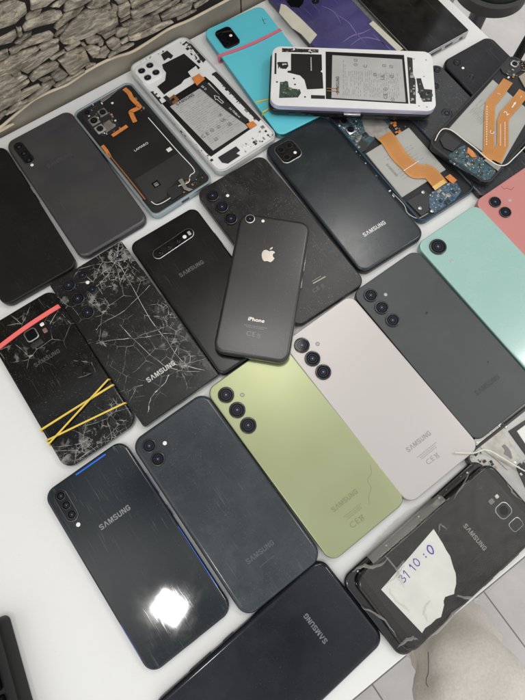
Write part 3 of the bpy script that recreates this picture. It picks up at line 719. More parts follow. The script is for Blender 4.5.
# --- shared look of opened phones with a printed battery
def battery_print(p, corners, seed, rows=26, logo=None, rot90=False, nm='battery_print'):
    """tiny unreadable print lines on the label; corners TL TR BR BL in pixels"""
    q = [Vector(a) for a in p.L(corners)]; g = MB(); rn = random.Random(seed); z = p.t-.13
    def at(u, v): return (q[0]*(1-u)+q[1]*u)*(1-v)+(q[3]*(1-u)+q[2]*u)*v
    for k in range(rows):
        v = .08+.84*k/rows; u = .06 + rn.uniform(0, .03); end = .94 if rn.random() < .6 else rn.uniform(.5, .9)
        while u < end:
            l = rn.uniform(.015, .08)
            if rn.random() < .84: seg(g, at(u, v), at(min(end, u+l), v), .42, z)
            u += l+.018
    g.build(nm, [M['greyink']], p.root)
def glyph_row(p, items, h, rot, m=None, z=-.10):
    for s_, x, y in items:
        if s_ in 'OQ#':
            a, c = p.loc(x, y); g = MB()
            if s_ == '#':
                for k in range(4): e1 = rot+pi/2*k; seg(g, (a+h*.6*cos(e1+.78), c+h*.6*sin(e1+.78)), (a+h*.6*cos(e1+2.35), c+h*.6*sin(e1+2.35)), .35, p.t+z)
                seg(g, (a-h*.3, c-h*.3), (a+h*.3, c+h*.3), .35, p.t+z)
            else:
                n = 14
                for k in range(n): seg(g, (a+h*.5*cos(2*pi*k/n), c+h*.5*sin(2*pi*k/n)), (a+h*.5*cos(2*pi*(k+1)/n), c+h*.5*sin(2*pi*(k+1)/n)), .38, p.t+z)
                seg(g, (a-h*.22, c), (a+h*.22, c), .6, p.t+z)
            g.build('safety_mark', [m or M['ink']], p.root)
        else:
            a, c = p.loc(x, y); text(p.root, 'printed_mark', s_, a, c, p.t+z, h, m or M['ink'], rot, 1.15, .02)

# --- opened white phone, four cameras
p = Phone('opened white phone with four round cameras and a black ribbon arrow across its battery', {'TL': (127.3, 68.3), 'TR': (186.7, 38.7), 'BR': (279, 134.6), 'BL': (216.4, 169)}, 74, 164, 8.8)
open_shell(p, 10, mat('white_pearl_edge', (.66, .67, .66), .25, metal=.35), 2.0, M['whiteframe'], 1.2)
isl = mk('camera_island', *g_rings(25, 25, 7, bev(p.t-1.4, p.t+.7, .7, 3), 8, *p.loc(148.6, 71.6)), M['whiteframe'], p.root)
for x, y in ((141.6, 70.6), (149.8, 65.2), (155.9, 72.2), (147.6, 77.4)): p.lens(x, y, 4.0, .3, parent=isl, base=.7, ring=M['metal'])
p.patch('graphite_sheet', [(162, 64), (184, 53), (200, 67), (190, 76), (184, 79), (181, 83), (168, 91), (164, 94), (157, 86), (165, 80), (166, 72), (163, 68)], M['sheet'], -1.3, -.6)
p.patch('connector_block', [(161, 54), (167, 50), (173, 55), (171, 58), (168, 57), (164, 60)], M['chip'], -1.3, -.5)
clutter(p, [(181, 41), (187, 41), (201, 56), (199, 62), (190, 52), (180, 44)], 30, [M['chip'], M['chip'], M['tin'], M['whitebits']], .8, 2.6, -1.1, .7, seed=8)
bl = p.patch('battery_tray', [(162, 103), (205, 76), (212, 82), (254, 126), (211, 156), (206, 152)], M['black'], -1.3, -.5)
p.patch('battery_label', [(170, 106.5), (209, 82.5), (248, 127.5), (213, 150.5)], M['batlabel'], -.8, -.2, dz=-.2)
battery_print(p, [(170, 106.5), (209, 82.5), (248, 127.5), (213, 150.5)], 5, 24)
p.text(SAM, 185, 99.5, 3.4, M['ink'], 1.15, .02, z=-.12)
glyph_row(p, (('C E', 205, 135.2), ('O', 212, 130.2), ('#', 218.5, 126.8), ('#', 229.5, 124), ('#', 216, 139)), 3.6, 0)
glyph_row(p, (('UL', 223.5, 120), ('#', 220.5, 115)), 3.0, 0)
r_ = MB(); q = [Vector((*p.loc(*a), p.t+z)) for a, z in (((197, 81), .1), ((206, 88), .25), ((217, 98), .2), ((231, 110), .15), ((247, 122), 0))]
o = mk('black_ribbon', *g_strip(smooth_path(q, 5), lambda u: 10.5-4.0*u, .2), M['matte'], p.root)
def arrow(parent, x, y, a, L_, hw, z, m, outline=False):
    g = MB(); d = Vector((cos(a), sin(a))); n = Vector((-d.y, d.x)); c = Vector((x, y))
    pts = [c-d*L_/2-n*hw*.45, c+d*L_*.1-n*hw*.45, c+d*L_*.1-n*hw, c+d*L_/2, c+d*L_*.1+n*hw, c+d*L_*.1+n*hw*.45, c-d*L_/2+n*hw*.45]
    if outline:
        for i in range(7): seg(g, pts[i], pts[(i+1) % 7], .55, z)
    else: g.add([(q_.x, q_.y, z) for q_ in pts], [[0, 1, 5, 6], [2, 3, 4]])
    g.build('arrow_print', [m], parent)
x, y = p.loc(218.5, 99.5); arrow(p.root, x, y, radians(97), 13, 2.6, p.t+.48, M['printwhite'], True)
glyph_row(p, (('G 85', 204, 88),), 2.2, radians(97), M['printwhite'], .52); glyph_row(p, (('A 22 5G', 233, 111), ('M PPN', 237, 115)), 1.9, radians(97), M['printwhite'], .46)
p.patch('ribbon_connector', [(192, 78), (199, 74), (205, 79), (197, 86)], M['orange'], -.2, .5); p.patch('white_pad', [(188, 72), (196, 66), (200, 73), (192, 78)], M['paper'], -.4, .4)
p.patch('ribbon_connector', [(246, 124), (253, 121), (257, 125), (250, 129)], M['orange'], -.2, .3)
x, y = p.loc(245, 119); 
p.patch('copper_tab', [(169, 98), (174, 94), (179, 99), (174, 105), (172, 102), (175, 99), (173, 97), (170, 100)], M['copper'], -.6, -.1)
p.patch('copper_tab', [(166, 95), (170, 98), (176, 104), (171, 105), (163, 97)], M['chip'], -.7, -.25)
p.patch('speaker_module', [(218, 157), (236, 146), (240, 150), (236, 153), (240, 155), (228, 163), (222, 162)], M['chip'], -1.3, -.3)
p.patch('side_channel', [(212, 73), (216, 71), (262, 117), (259, 121), (254, 117)], M['chip'], -1.3, -.6)
p.patch('side_channel', [(188, 42), (196, 46), (206, 59), (203, 62)], M['chip'], -1.3, -.6)
p.patch('side_channel', [(149, 92), (152, 90.5), (162, 103), (160, 105)], M['chip'], -1.3, -.6)
clutter(p, [(243, 142), (262, 126), (274, 134), (258, 144), (244, 152)], 34, [M['whitebits'], M['tin'], M['chip'], M['whitebits']], .6, 2.6, -1.1, .8, seed=9, name='lower_components')
clutter(p, [(177, 123), (213, 160), (211, 163), (172, 122)], 26, [M['chip'], M['tin'], M['chip']], .6, 2.0, -1.1, .4, seed=10, name='side_components')
clutter(p, [(214, 72), (258, 117), (256, 120), (211, 76)], 40, [M['chip'], M['chip'], M['tin']], .8, 2.4, -1.1, .7, seed=12, name='side_components')
clutter(p, [(132, 68), (140, 62), (168, 50), (172, 45), (165, 47), (133, 64)], 14, [M['chip'], M['copper'], M['tin']], .5, 1.6, -1.1, .4, seed=11, name='top_components')
clutter(p, [(149, 92), (154, 90), (160, 98), (158, 102)], 14, [M['chip'], M['chip'], M['tin']], .8, 2.6, -1.1, .6, seed=13, name='side_components')

# --- turquoise phone
p = Phone('turquoise phone with black camera block and a pink rubber band across it', {'TL': (204.4, 30.3), 'TR': (260.5, 7.5), 'BR': (340, 104.6), 'BL': (278.2, 134.9)}, 73.6, 158, 8)
p.body(8.5, worn('turquoise_back', (.12, .58, .68), .28, coat=.25, dust=.1, smudge=.2, scratch=.05, seed=4, dcol=(.2, .5, .55), flake=(.13, .62, .72)), mat('turquoise_edge', (.10, .30, .36), .25, metal=.6), 1.0, 1.1)
x, y = p.loc(227.5, 38)
isl = mk('camera_island', *g_rings(19, 27, 5, bev(p.t-.3, p.t+1.3, .5, 3), 8, x, y), M['gloss'], p.root)
for a, c in ((-4.5, 7.5), (-4.5, 0), (-4.5, -7.5)):
    mk('camera_lens', *g_lathe([(3.0, p.t+1.2), (3.0, p.t+1.4), (2.4, p.t+1.42)], x+a, y+c, 24), M['lensring'], isl)
    mk('lens_glass', *g_lathe([(2.1, p.t+1.4), (2.1, p.t+1.46), (1.4, p.t+1.5)], x+a, y+c, 24), M['lensglass'], isl)
p.dot(230.8, 35.5, 1.7, M['flash'], z=1.3, parent=isl)
g = MB(); pts = [p.loc(*a) for a in ((262, 18), (263.5, 21), (264.3, 24), (266, 23.4))]
for a, c in zip(pts[:-1], pts[1:]): seg(g, a, c, .5, p.t+.04)
pts = [p.loc(*a) for a in ((262, 20.5), (265, 19.5), (267, 19))]
for a, c in zip(pts[:-1], pts[1:]): seg(g, a, c, .35, p.t+.04)
g.build('scratch_mark', [M['ink']], p.root)
TURQ = p
def band(p, a, c, w, m, th, label, group=None, over=.15, name='rubber_band', ext=0.6, wob=0):
    """closed loop round a phone through two edge points (pixels on the phone's top)"""
    A = Vector(p.loc(*a)); C = Vector(p.loc(*c)); d = (C-A).normalized(); z0, t = p.z0, p.t
    rise = over
    L2 = [(A, t+rise+th/2)]
    n = 10
    for i in range(1, n): u = i/n; q = A.lerp(C, u) + Vector((-d.y, d.x))*wob*sin(u*pi); L2.append((q, t+rise+th/2 + .25*sin(u*pi)))
    L2.append((C, t+rise+th/2))
    e = th/2+.25
    L2 += [(C+d*e*.8, t-.5), (C+d*e, t*.6), (C+d*e*.6, .9), (C-d*3, .55), (A+d*3, .55), (A-d*e*.6, .9), (A-d*e, t*.6), (A-d*e*.8, t-.5)]
    mid = (A+C)/2; ca, sa = cos(p.a), sin(p.a)
    wx, wy = p.c.x+mid.x*ca-mid.y*sa, p.c.y+mid.x*sa+mid.y*ca
    side = Vector((-d.y, d.x, 0))
    v = []; f = []; N_ = len(L2)
    for i, (q, z) in enumerate(L2):
        q0, za = L2[i-1]; q1, zb = L2[(i+1) % N_]; tan = Vector(((q1-q0).dot(d), zb-za)); nr = Vector((tan.y, -tan.x)); nr = -nr.normalized()
        nn = Vector((d.x*nr.x, d.y*nr.x, nr.y)); base = Vector((q.x-mid.x, q.y-mid.y, z))
        for su, sv in ((-.5, -.5), (.5, -.5), (.5, .5), (-.5, .5)): v.append(tuple(base + side*w*su + nn*th*sv))
    for i in range(N_):
        for k in range(4): j = (i+1) % N_; f.append([i*4+k, i*4+(k+1) % 4, j*4+(k+1) % 4, j*4+k])
    o = mk(name, v, f, m, None, ang=60); o.location = (wx*S, wy*S, z0*S); o.rotation_euler = (0, 0, p.a)
    return tag(o, label, 'rubber band', group)
band(p, (219, 56.5), (280.5, 30), 3.2, M['rubpink'], .9, 'pink rubber band stretched over the turquoise phone', wob=-2.5)
band(p, (256, 102.5), (328, 88), 1.2, M['rubyel'], 1.0, 'thin yellow band on the turquoise phone, upper of its two yellow strands')
band(p, (263, 113.5), (322, 78), 1.2, M['rubyel'], 1.0, 'thin yellow band on the turquoise phone, lower of its two yellow strands', over=1.2)

# --- purple phone with cream tape
p = Phone('violet glass phone with torn cream tape along its edge, at the top of the photo', {'BL': (347, 87), 'BR': (412, 60)}, 75, 160, 8, ang=34)
p.body(9, worn('violet_back', (.030, .026, .085), .14, coat=.6, dust=.5, smudge=.9, scratch=.5, seed=9, dcol=(.45, .35, .5), flake=(.085, .075, .25)), M['darkmetal'], 2.2, 2.0)
p.patch('adhesive_strip', [(281, 4), (286, 5.5), (300, 18), (317, 35), (310, 44), (301, 34), (292, 28), (279, 13)], M['tapecream'], -.2, .5)
p.patch('dark_window', [(284, -6), (306, -8), (303, 4), (299, 8), (291, 7), (285, 0)], M['gloss'], 0, .3)
p.lens(315.6, 1.0, 4, .6)
p.patch('cream_edge_tape', [(369, 24), (373, 21), (403, 49), (398, 52)], M['tapecream'], -.2, .4)

cre = mat('film_crease', (.22, .18, .36), .15, coat=.8)
for pl, w_ in (([(343, 42), (352, 36), (362, 33), (371, 29)], 1.2), ([(335, 14), (348, 22), (357, 34), (366, 44)], .7), ([(350, 46), (362, 38), (378, 40), (388, 48)], 1.0), ([(322, 6), (334, 12), (341, 24)], .5), ([(372, 34), (384, 44), (393, 52)], .8)):
    q = smooth_path([Vector((*p.loc(*a), p.t+.02)) for a in pl], 5); mk('film_crease', *g_strip(q, lambda u, w_=w_: .2+w_*sin(pi*u), .12), cre, p.root)
# --- black phone, face up, silver frame
p = Phone('face-up black screen phone with square corners and silver frame at the top', {'BL': (414, 61.5), 'BR': (472, 29)}, 74, 158, 9)
mk('frame', *g_rings(p.w, p.h, 2, bev(0, p.t-.3, .8, 4, True), 5), M['metal'], p.root)
mk('screen', *g_rings(p.w-1.6, p.h-1.6, 1.6, bev(p.t-.6, p.t, .3, 3), 5), worn('screen_face', (.003, .003, .003), .14, dust=.2, smudge=.25, scratch=.3, seed=6, spec=.4), p.root)
for x_, l_ in ((27, 5), (10, 11), (-8, 16)): mk('bottom_slot', *g_rings(l_, 1.0, .45, [(0, p.t*.28), (0, p.t*.6)], 3, x_, -p.h/2+.38), M['gloss'], p.root)

# --- small black phone and dark phone beneath
p = Phone('small black phone with single camera at the far right corner of the table', {'TL': (440.5, 62), 'TR': (490, 34.5)}, 68, 140, 8, ang=33.5)
p.body(10, worn('small_black_back', (.006, .006, .009), .28, spec=.35, dust=.3, smudge=.25, scratch=.2, seed=11), M['black'], 2, 1.8)
p.lens(457.5, 61.5, 4.0, .8); p.dot(463, 68, 1.5, M['flash'], z=.1)
x, y = p.loc(472.4, 76.6); mk('fingerprint_reader', *g_box(x, y, 5, 4.4, p.t-.2, p.t+.06, .6, .03), M['gloss'], p.root)
p.dot(491, 49, 1.4, M['lensring'], 'sensor', z=-.05)
p = Phone('scuffed dark grey phone partly under the white lilac chassis and the brown ribbon phone', {'TR': (438, 62)}, 70, 154, 7.5, ang=34)
p.body(9, worn('scuffed_back', (.020, .021, .024), .22, coat=.1, dust=.8, smudge=.5, scratch=.5, seed=13), M['black'], 1.6, 1.4)
p.lens(437.5, 69, 3.6, .7); p.lens(436, 85.5, 3.6, .7); p.lens(447, 113, 6, .2)

# --- opened phone with one broad brown ribbon
p = Phone('opened phone with one broad amber ribbon over a white battery and blue circuit board', {'BR': (470, 191), 'BL': (429, 220)}, 70, 152, 7.5, ang=34.5)
open_shell(p, 8, mat('blue_black_frame', (.03, .06, .09), .3, metal=.6), 2.0, M['matte'], 2.0)
p.patch('battery', [(366, 153), (409, 127), (446, 169), (402, 197)], M['battery'], -1.6, -.2, .5)
battery_print(p, [(381, 156), (409, 139), (434, 167), (405, 186)], 21, 9)
p.text(SAM, 392, 170, 2.6, M['greyink'], 1.0, .02, rot=radians(-90), z=-.12)
b1 = p.patch('circuit_board', [(337, 125), (346, 113), (385, 108), (392, 122), (374, 139), (362, 152), (357, 150)], M['pcb'], -1.9, -1.2)
p.patch('shield_tin', [(361, 117), (377, 112), (389, 126), (374, 137), (366, 134)], M['tin'], -1.3, -.4)
a, c = p.loc(350.7, 129.7); o = mk('camera_module', *g_box(a, c, 9.5, 9.5, p.t-1.3, p.t+.1, 1, .3), M['metal'], p.root)
mk('lens_glass', *g_lathe([(3.4, p.t), (3.4, p.t+.3), (2.6, p.t+.35)], a, c, 24), M['lensglass'], o)
a, c = p.loc(344, 121); o = mk('camera_module', *g_box(a, c, 8, 8, p.t-1.3, p.t-.1, 1, .3), M['chip'], p.root)
mk('lens_glass', *g_lathe([(2.9, p.t-.2), (2.9, p.t+.1), (2, p.t+.15)], a, c, 24), M['lensglass'], o)
a, c = p.loc(365.5, 134.6); mk('chip', *g_box(a, c, 5, 5, p.t-1.3, p.t+.1, .4, .2), M['chip'], p.root)
p.patch('rubber_gasket', [(357, 146), (362, 139), (368, 143), (366, 150), (360, 153)], M['chip'], -1.2, -.3)
clutter(p, [(337, 125), (346, 113), (360, 113), (368, 134), (362, 150)], 42, [M['tin'], M['whitebits'], M['pcbblue'], M['chip']], .5, 1.9, -1.2, .7, seed=21)
clutter(p, [(385, 118), (392, 112), (406, 126), (398, 134)], 16, [M['orange'], M['chip'], M['tin'], M['orange']], 1.2, 3.6, -1.0, .7, seed=22, name='ribbon_clip')
p.patch('ribbon_connector', [(374, 136), (388, 127.5), (392, 132), (379, 141)], M['tin'], -.6, .3)
q = [Vector((*p.loc(*a), p.t+z)) for a, z in (((384, 135.5), .3), ((389, 141), .6), ((399, 156), .35), ((408, 165), .6), ((414.5, 171.5), .5), ((421, 172), .9), ((429, 173), .8), ((436, 180), .3), ((441, 186), .2))]
o = mk('amber_ribbon', *g_strip(smooth_path(q, 6), lambda u: 17-1.5*u, .22), M['gold'], p.root)
g_lines(smooth_path(q, 6), 14, 9, .23).build('conductor_lines', [M['goldline']], o)
x, y = p.loc(406, 166)
g = MB(); a = p.loc(403.5, 171, .9); c = p.loc(419, 161, .9); seg(g, a, c, .7, p.t+1.15); g.build('fold_line', [M['paper']], o)
p.patch('gold_contacts', [(432, 187), (443, 179.5), (446, 183), (435, 190.5)], M['pads'], .1, .55)
p.patch('circuit_board', [(429, 195), (436, 189), (446, 182), (457, 182), (462, 190), (455, 200), (435, 213), (430, 207)], M['pcbblue'], -1.9, -1.0)
clutter(p, [(429, 195), (443, 183), (457, 182), (462, 190), (455, 200), (435, 213)], 46, [M['tin'], M['pcbblue'], M['pcb'], M['pcbblue'], M['chip'], M['pcbdark']], .7, 2.2, -1.0, .6, seed=24, name='lower_components')
p.patch('orange_pad', [(445, 177), (450, 174), (457, 180), (453, 184)], M['orange'], -.6, .1)
p.patch('speaker_module', [(407, 201), (426, 190), (430, 196), (429, 210), (422, 216)], M['chip'], -1.7, -.6)
for x, y in ((423, 192), (420, 208), (432, 211)): p.dot(x, y, 1.7, M['metal'], 'screw', -.6)
flex(p, [(393, 193), (401, 201), (405, 206), (408, 213), (418, 218), (428, 213)], .8, M['tin'], -.6, name='antenna_wire')
clutter(p, [(353, 152), (357, 150), (396, 196), (392, 198)], 18, [M['tin'], M['chip'], M['whitebits']], .6, 2.2, -.8, .5, seed=25, name='side_components')

clutter(p, [(432, 196), (443, 186), (455, 186), (453, 198), (436, 209)], 8, [M['tin'], M['chip'], M['chip']], 2.2, 3.2, -1.0, 1.0, seed=62, name='chips')
clutter(p, [(340, 127), (346, 116), (360, 116), (366, 132), (360, 148)], 7, [M['tin'], M['chip'], M['pcbblue']], 2.2, 3.2, -1.2, 1.0, seed=63, name='chips')
clutter(p, [(429, 195), (443, 183), (457, 182), (462, 190), (455, 200), (435, 213)], 46, [M['tin'], M['whitebits'], M['tin'], M['pads']], .4, .9, -.9, .8, seed=73, name='solder_pads')
clutter(p, [(337, 125), (346, 113), (360, 113), (368, 134), (362, 150)], 40, [M['tin'], M['whitebits'], M['tin'], M['pads']], .4, .9, -1.1, .8, seed=74, name='solder_pads')
# --- opened phone with two numbered amber ribbons (lies on the two dark phones)
p = Phone('opened phone with two amber ribbons printed 1 and 2 crossing its white battery', {'BL': (427, 143)}, 72, 150, 7.5, z0=8.2, ang=-41.5)
open_shell(p, 9, mat('grey_metal_frame', (.05, .05, .055), .3, metal=.7), 2.2, M['matte'], 2.0)
p.patch('battery', [(449, 128), (493, 79), (532, 112), (502, 164)], M['battery'], -1.6, -.3, .5)
battery_print(p, [(468, 112), (482, 97), (497, 112), (482, 128)], 31, 9, nm='battery_print')
def rib(pts, w, zs, nm='amber_ribbon'):
    q = [Vector((*p.loc(*a), p.t+z)) for a, z in zip(pts, zs)]
    o = mk(nm, *g_strip(q, w, .22), M['gold'], p.root); g_lines(q, w, 6, .23).build('conductor_lines', [M['goldline']], o); return o
rib([(508, 81), (500, 92), (490.5, 104), (489.5, 112), (489, 130), (488.5, 150), (489, 158)], 10.6, [.3, .6, .5, .45, .5, .3, 0])
rib([(524, 92), (515, 104), (505, 115), (502.5, 122), (502.5, 145), (498, 155), (495, 161)], 11.2, [.3, .6, .7, .6, .55, .4, 0])
rr_ = -p.a
for s_, x, y, h_, r_ in (('2', 506.5, 113.5, 5, 35), ('1', 499, 94, 3.6, 60), ('1', 521, 97, 3, -30), ('C', 492, 132.5, 4.2, 60)):
    a, c = p.loc(x, y, .8); text(p.root, 'ribbon_number', s_, a, c, p.t+1.0, h_, M['printwhite'], rr_+radians(r_), 1.1, .04)
a, c = p.loc(514, 104.6, .8); arrow(p.root, a, c, rr_+radians(55), 9, 1.3, p.t+.95, M['printwhite'])
rnp = random.Random(4)
for x0, y0, x1, y1 in ((487, 106, 486.5, 146), (500.5, 124, 500.5, 146), (505, 122, 505, 147)):
    g = MB(); n = 16
    for k in range(n):
        u = k/n; a = Vector(p.loc(x0+(x1-x0)*u, y0+(y1-y0)*u, .8)); c = Vector(p.loc(x0+(x1-x0)*(u+.6/n*rnp.uniform(.4, 1.2)), y0+(y1-y0)*(u+.6/n), .8)); seg(g, a, c, .8, p.t+.86)
    g.build('ribbon_print', [M['paper']], p.root)
p.patch('ribbon_connector', [(480, 153), (486, 150), (495, 157), (490, 163)], M['gold'], -.6, .4)
p.patch('steel_clip', [(484, 160), (488, 158), (501, 167), (498, 171)], M['tin'], -.6, .2)
p.patch('circuit_board', [(449, 154), (463, 145), (471, 149), (492, 165), (497, 173), (489, 181), (477, 177), (450, 161)], M['pcb'], -1.9, -1.1)
clutter(p, [(449, 154), (463, 145), (471, 149), (492, 165), (497, 173), (489, 181), (477, 177), (450, 161)], 70, [M['tin'], M['pcbblue'], M['pcb'], M['pcb'], M['chip'], M['pcbdark'], M['pcb']], .8, 2.4, -1.1, .7, seed=26)
p.patch('orange_pad', [(468, 147), (473, 151), (477, 157), (472, 157), (467, 152)], M['orange'], -.9, .1)
p.patch('speaker_module', [(440, 139), (446, 132), (461, 143), (453, 151), (444, 147)], M['chip'], -1.8, -.4)
flex(p, [(435, 141), (439, 133), (444, 129), (452, 131), (464, 140), (476, 149), (486, 158), (497, 165), (506, 165), (514, 158), (525, 147), (535, 136)], .9, M['wire'], .1, .5, name='antenna_wire')
p.patch('camera_bracket', [(500, 66), (511, 56), (521, 60), (521, 70), (512, 76), (503, 72)], M['chip'], -1.8, -.6)
a, c = p.loc(514.5, 64); o = mk('camera_module', *g_box(a, c, 8, 8, p.t-1, p.t+.5, 2.6, .3, n=6), M['metal'], p.root)
mk('lens_glass', *g_lathe([(2.8, p.t+.4), (2.8, p.t+.7), (2, p.t+.75)], a, c, 24), M['lensglass'], o)
clutter(p, [(502, 74), (512, 62), (527, 56), (531, 66), (510, 80)], 36, [M['tin'], M['whitebits'], M['chip'], M['pcbdark'], M['copper']], .6, 2.6, -1.1, .9, seed=27, name='upper_components')
p.patch('copper_shield', [(519, 76), (540, 62), (560, 90), (535, 105)], mat('beige_plate', (.40, .35, .26), .4, metal=.4, noise=.2), -1.3, -.5)

clutter(p, [(452, 155), (463, 147), (490, 168), (488, 178), (476, 174)], 9, [M['tin'], M['chip'], M['chip'], M['tin']], 2.4, 3.4, -1.1, 1.0, seed=61, name='chips')
clutter(p, [(449, 154), (463, 145), (471, 149), (492, 165), (497, 173), (489, 181), (477, 177), (450, 161)], 60, [M['tin'], M['whitebits'], M['tin'], M['pads']], .4, .9, -1.0, .8, seed=71, name='solder_pads')
# --- dark blue-black phone with square camera block
p = Phone('blue-black phone with square camera block and bright white wordmark', {'TL': (262.6, 144.3), 'TR': (323.1, 116.6), 'BR': (427.7, 234.4), 'BL': (363.7, 274.7)}, 75.5, 165, 9)
p.body(10, worn('blue_black_back', (.007, .012, .016), .24, coat=.1, dust=.3, smudge=.45, scratch=.12, seed=15, dcol=(.12, .18, .22), crough=.12), M['black'], 2.6, 2.6)
x, y = p.loc(288, 152); isl = mk('camera_island', *g_rings(23, 23, 6, bev(p.t-.3, p.t+1.0, .5, 3), 8, x, y), M['metal'], p.root)
mk('island_glass', *g_rings(21.8, 21.8, 5.5, [(0, p.t+.8), (0, p.t+1.04)], 8, x, y), M['gloss'], isl)
for a, c in ((-5, 5), (5, 5), (-5, -5)): 
    mk('camera_lens', *g_lathe([(3.7, p.t+1), (3.7, p.t+1.2), (3.0, p.t+1.22)], x+a, y+c, 24), M['lensring'], isl); mk('lens_glass', *g_lathe([(2.6, p.t+1.1), (2.6, p.t+1.27), (1.2, p.t+1.3)], x+a, y+c, 24), M['lensglass'], isl)
mk('flash', *g_lathe([(1.6, p.t+1), (1.6, p.t+1.15), (1.2, p.t+1.2)], x+5, y-5, 20), M['flash'], isl)
p.text(SAM, 374.2, 228.6, 4.0, silver, 1.15, .05)
p.marks(380, 236.5, faint, 12, 3, gx=385.5, gy=243, gh=3.6)

# --- dusty black three-camera phone under the small one
p = Phone('dusty matt black phone with three cameras, lying under the phone with the fruit logo', {'TL': (195.6, 192.7), 'TR': (261.7, 156.4), 'BR': (370, 281.5), 'BL': (293, 324.6)}, 78, 167.7, 8.8)
BLK = p
p.body(9, worn('dusty_black_back', (.009, .009, .009), .30, dust=.9, smudge=.45, scratch=.35, seed=17, sscale=40, spec=.4), M['black'], .9, 1.0)
for x, y in ((212.6, 195.4), (222, 206.6), (231, 218.4)): p.lens(x, y, 6.3, 1.4)
p.dot(227.6, 195.6, 1.6, M['flash'])
g = MB(); a = p.loc(313, 283.5); c = p.loc(325.5, 276.5); seg(g, a, c, .9, p.t+.05); a = p.loc(312, 281.5); c = p.loc(321, 276); seg(g, a, c, .3, p.t+.05); g.build('scratched_print', [mat('scraped_yellow', (.5, .47, .33), .5)], p.root)
x, y = p.loc(317, 289); text(p.root, 'conformity_mark', 'CE', x-1, y, p.t+.03, 3.6, dimsil, 0, 1.2)
wheelie_bin(p.root, x+6, y, p.t+.03, 3.6, dimsil)

# --- black phone with horizontal camera pill
p = Phone('slim black phone with silver-ringed horizontal camera bar beside the cracked phone', {'TL': (128, 246), 'TR': (195, 204.5), 'BL': (219.5, 377)}, 73.5, 156, 8)
p.body(8, worn('slim_black_back', (.005, .005, .005), .22, coat=.0, spec=.35, dust=.12, smudge=.15, scratch=.1, seed=19), mat('dark_polished_frame', (.12, .16, .165), .22, metal=1), 2.8, 2.4)
pill(p, (158.5, 254), (188.5, 233.8), 5.4, M['gloss'], M['metal'], .8, ((160, 253), (168.7, 247), (177.5, 241)), 2.6)
p.dot(184.6, 236.8, 1.9, M['flash'], z=.85); x, y = p.loc(189.4, 233.6); mk('sensor', *g_box(x, y, 2.8, 4.4, p.t+.6, p.t+.95, .6, .05), M['flashdim'], p.root)
p.text(SAM, 191.4, 268.6, 4.0, dimsil, 1.25, .04)

# --- heavily cracked phone with sharp corners
p = Phone('square-cornered black phone with shattered back glass and five cameras', {'TL': (51, 283), 'TR': (119, 241), 'BR': (217, 376.5), 'BL': (146, 427)}, 76.5, 160, 8.8)
p.body(2.2, worn('shattered_back', (.008, .008, .008), .22, coat=.0, spec=.4, dust=.5, smudge=.2, scratch=.2, seed=21), mat('graphite_frame', (.22, .22, .22), .25, metal=1), .7, 1.0)
for x, y, r in ((68.6, 285, 6.2), (77.6, 298.4, 6.2), (87.4, 312.4, 6.2), (82.4, 275, 4), (92.4, 289.4, 3.8)): p.lens(x, y, r, 1.3)
p.dot(87.6, 282.4, 1.7, M['flash'])
shatter(p, [(122, 256, 34, 1.0), (112, 276, 32, .9), (132, 274, 24, .9), (97, 305, 26, .75), (60, 300, 16, .6), (100, 335, 18, .6), (167, 318, 24, .85), (172, 338, 22, .7), (186, 366, 24, .8), (150, 352, 60, .28), (92, 262, 30, .5)], p.back.data.materials[0])
g = crack_mesh(p, [(124, 260, 5, 34, .35, 10), (112, 278, 5, 36, .35, 12), (167, 320, 3, 22, .3, 6), (182, 355, 3, 24, .35, 8), (138, 390, 2, 20, .25, 6)], seed=5, dens=1)
for pl, w_ in (([(96, 343), (118, 339), (140, 338), (160, 334), (172, 333)], .45), ([(169, 375), (163, 385), (155, 392), (150, 400), (148, 412)], .7), ([(120, 325), (145, 350), (170, 368), (200, 372)], .35), ([(118, 262), (150, 318), (166, 340), (182, 362)], .4), ([(178, 345), (172, 362), (186, 366), (205, 370)], .5), ([(96, 330), (104, 322), (125, 310), (150, 285)], .35)):
    q = [Vector((*p.loc(*a), 0)) for a in pl]; q = smooth_path(q, 4); q = [v_+Vector((random.uniform(-.5, .5), random.uniform(-.5, .5), 0)) for v_ in q]
    for a, c in zip(q[:-1], q[1:]): seg(g, a.xy, c.xy, w_*random.uniform(.5, 1.3), p.t+.05); g.m[-1] = random.choice((0, 1))
g.build('glass_cracks', [M['crack'], M['crack2']], p.root)
p.text(SAM, 160.8, 371.5, 4.4, silver, 1.25, .06, z=.06)

# --- cracked phone with rubber bands
p = Phone('cracked glossy black phone wrapped in a coral band and thin yellow bands', {'TR': (52.3, 289.6), 'BR': (133.8, 418), 'BL': (64.5, 470), 'TL': (-12.7, 331)}, 69.5, 149, 8.6)
p.body(10, worn('glossy_cracked_back', (.003, .003, .003), .12, coat=.0, spec=.4, dust=.4, smudge=.2, scratch=.2, seed=23), mat('grey_alloy_edge', (.2, .2, .19), .25, metal=1), 2.2, 2.0)
x, y = p.loc(31.4, 335); isl = mk('camera_island', *g_rings(11.5, 11.5, 3, bev(p.t-.3, p.t+.5, .3, 3), 6, x, y), M['metal'], p.root)
mk('camera_lens', *g_lathe([(4.4, p.t+.3), (4.4, p.t+.55), (3.6, p.t+.6)], x, y, 28), M['lensglass'], isl); mk('lens_surround', *g_rings(9.6, 9.6, 2.4, [(0, p.t+.3), (0, p.t+.53)], 6, x, y), M['gloss'], isl)
for px_, py_, a_, c_, m_ in ((42, 324.4, 3.6, 3.2, M['flash']), (45, 330.4, 3.6, 4.6, mat('sensor_tint', (.25, .13, .12), .3)), (37, 343.8, 10.5, 5, M['sheet2'])):
    x, y = p.loc(px_, py_); mk('sensor' if m_ != M['sheet2'] else 'fingerprint_reader', *g_box(x, y, a_, c_, p.t-.2, p.t+.06, .8, .03), m_, p.root)
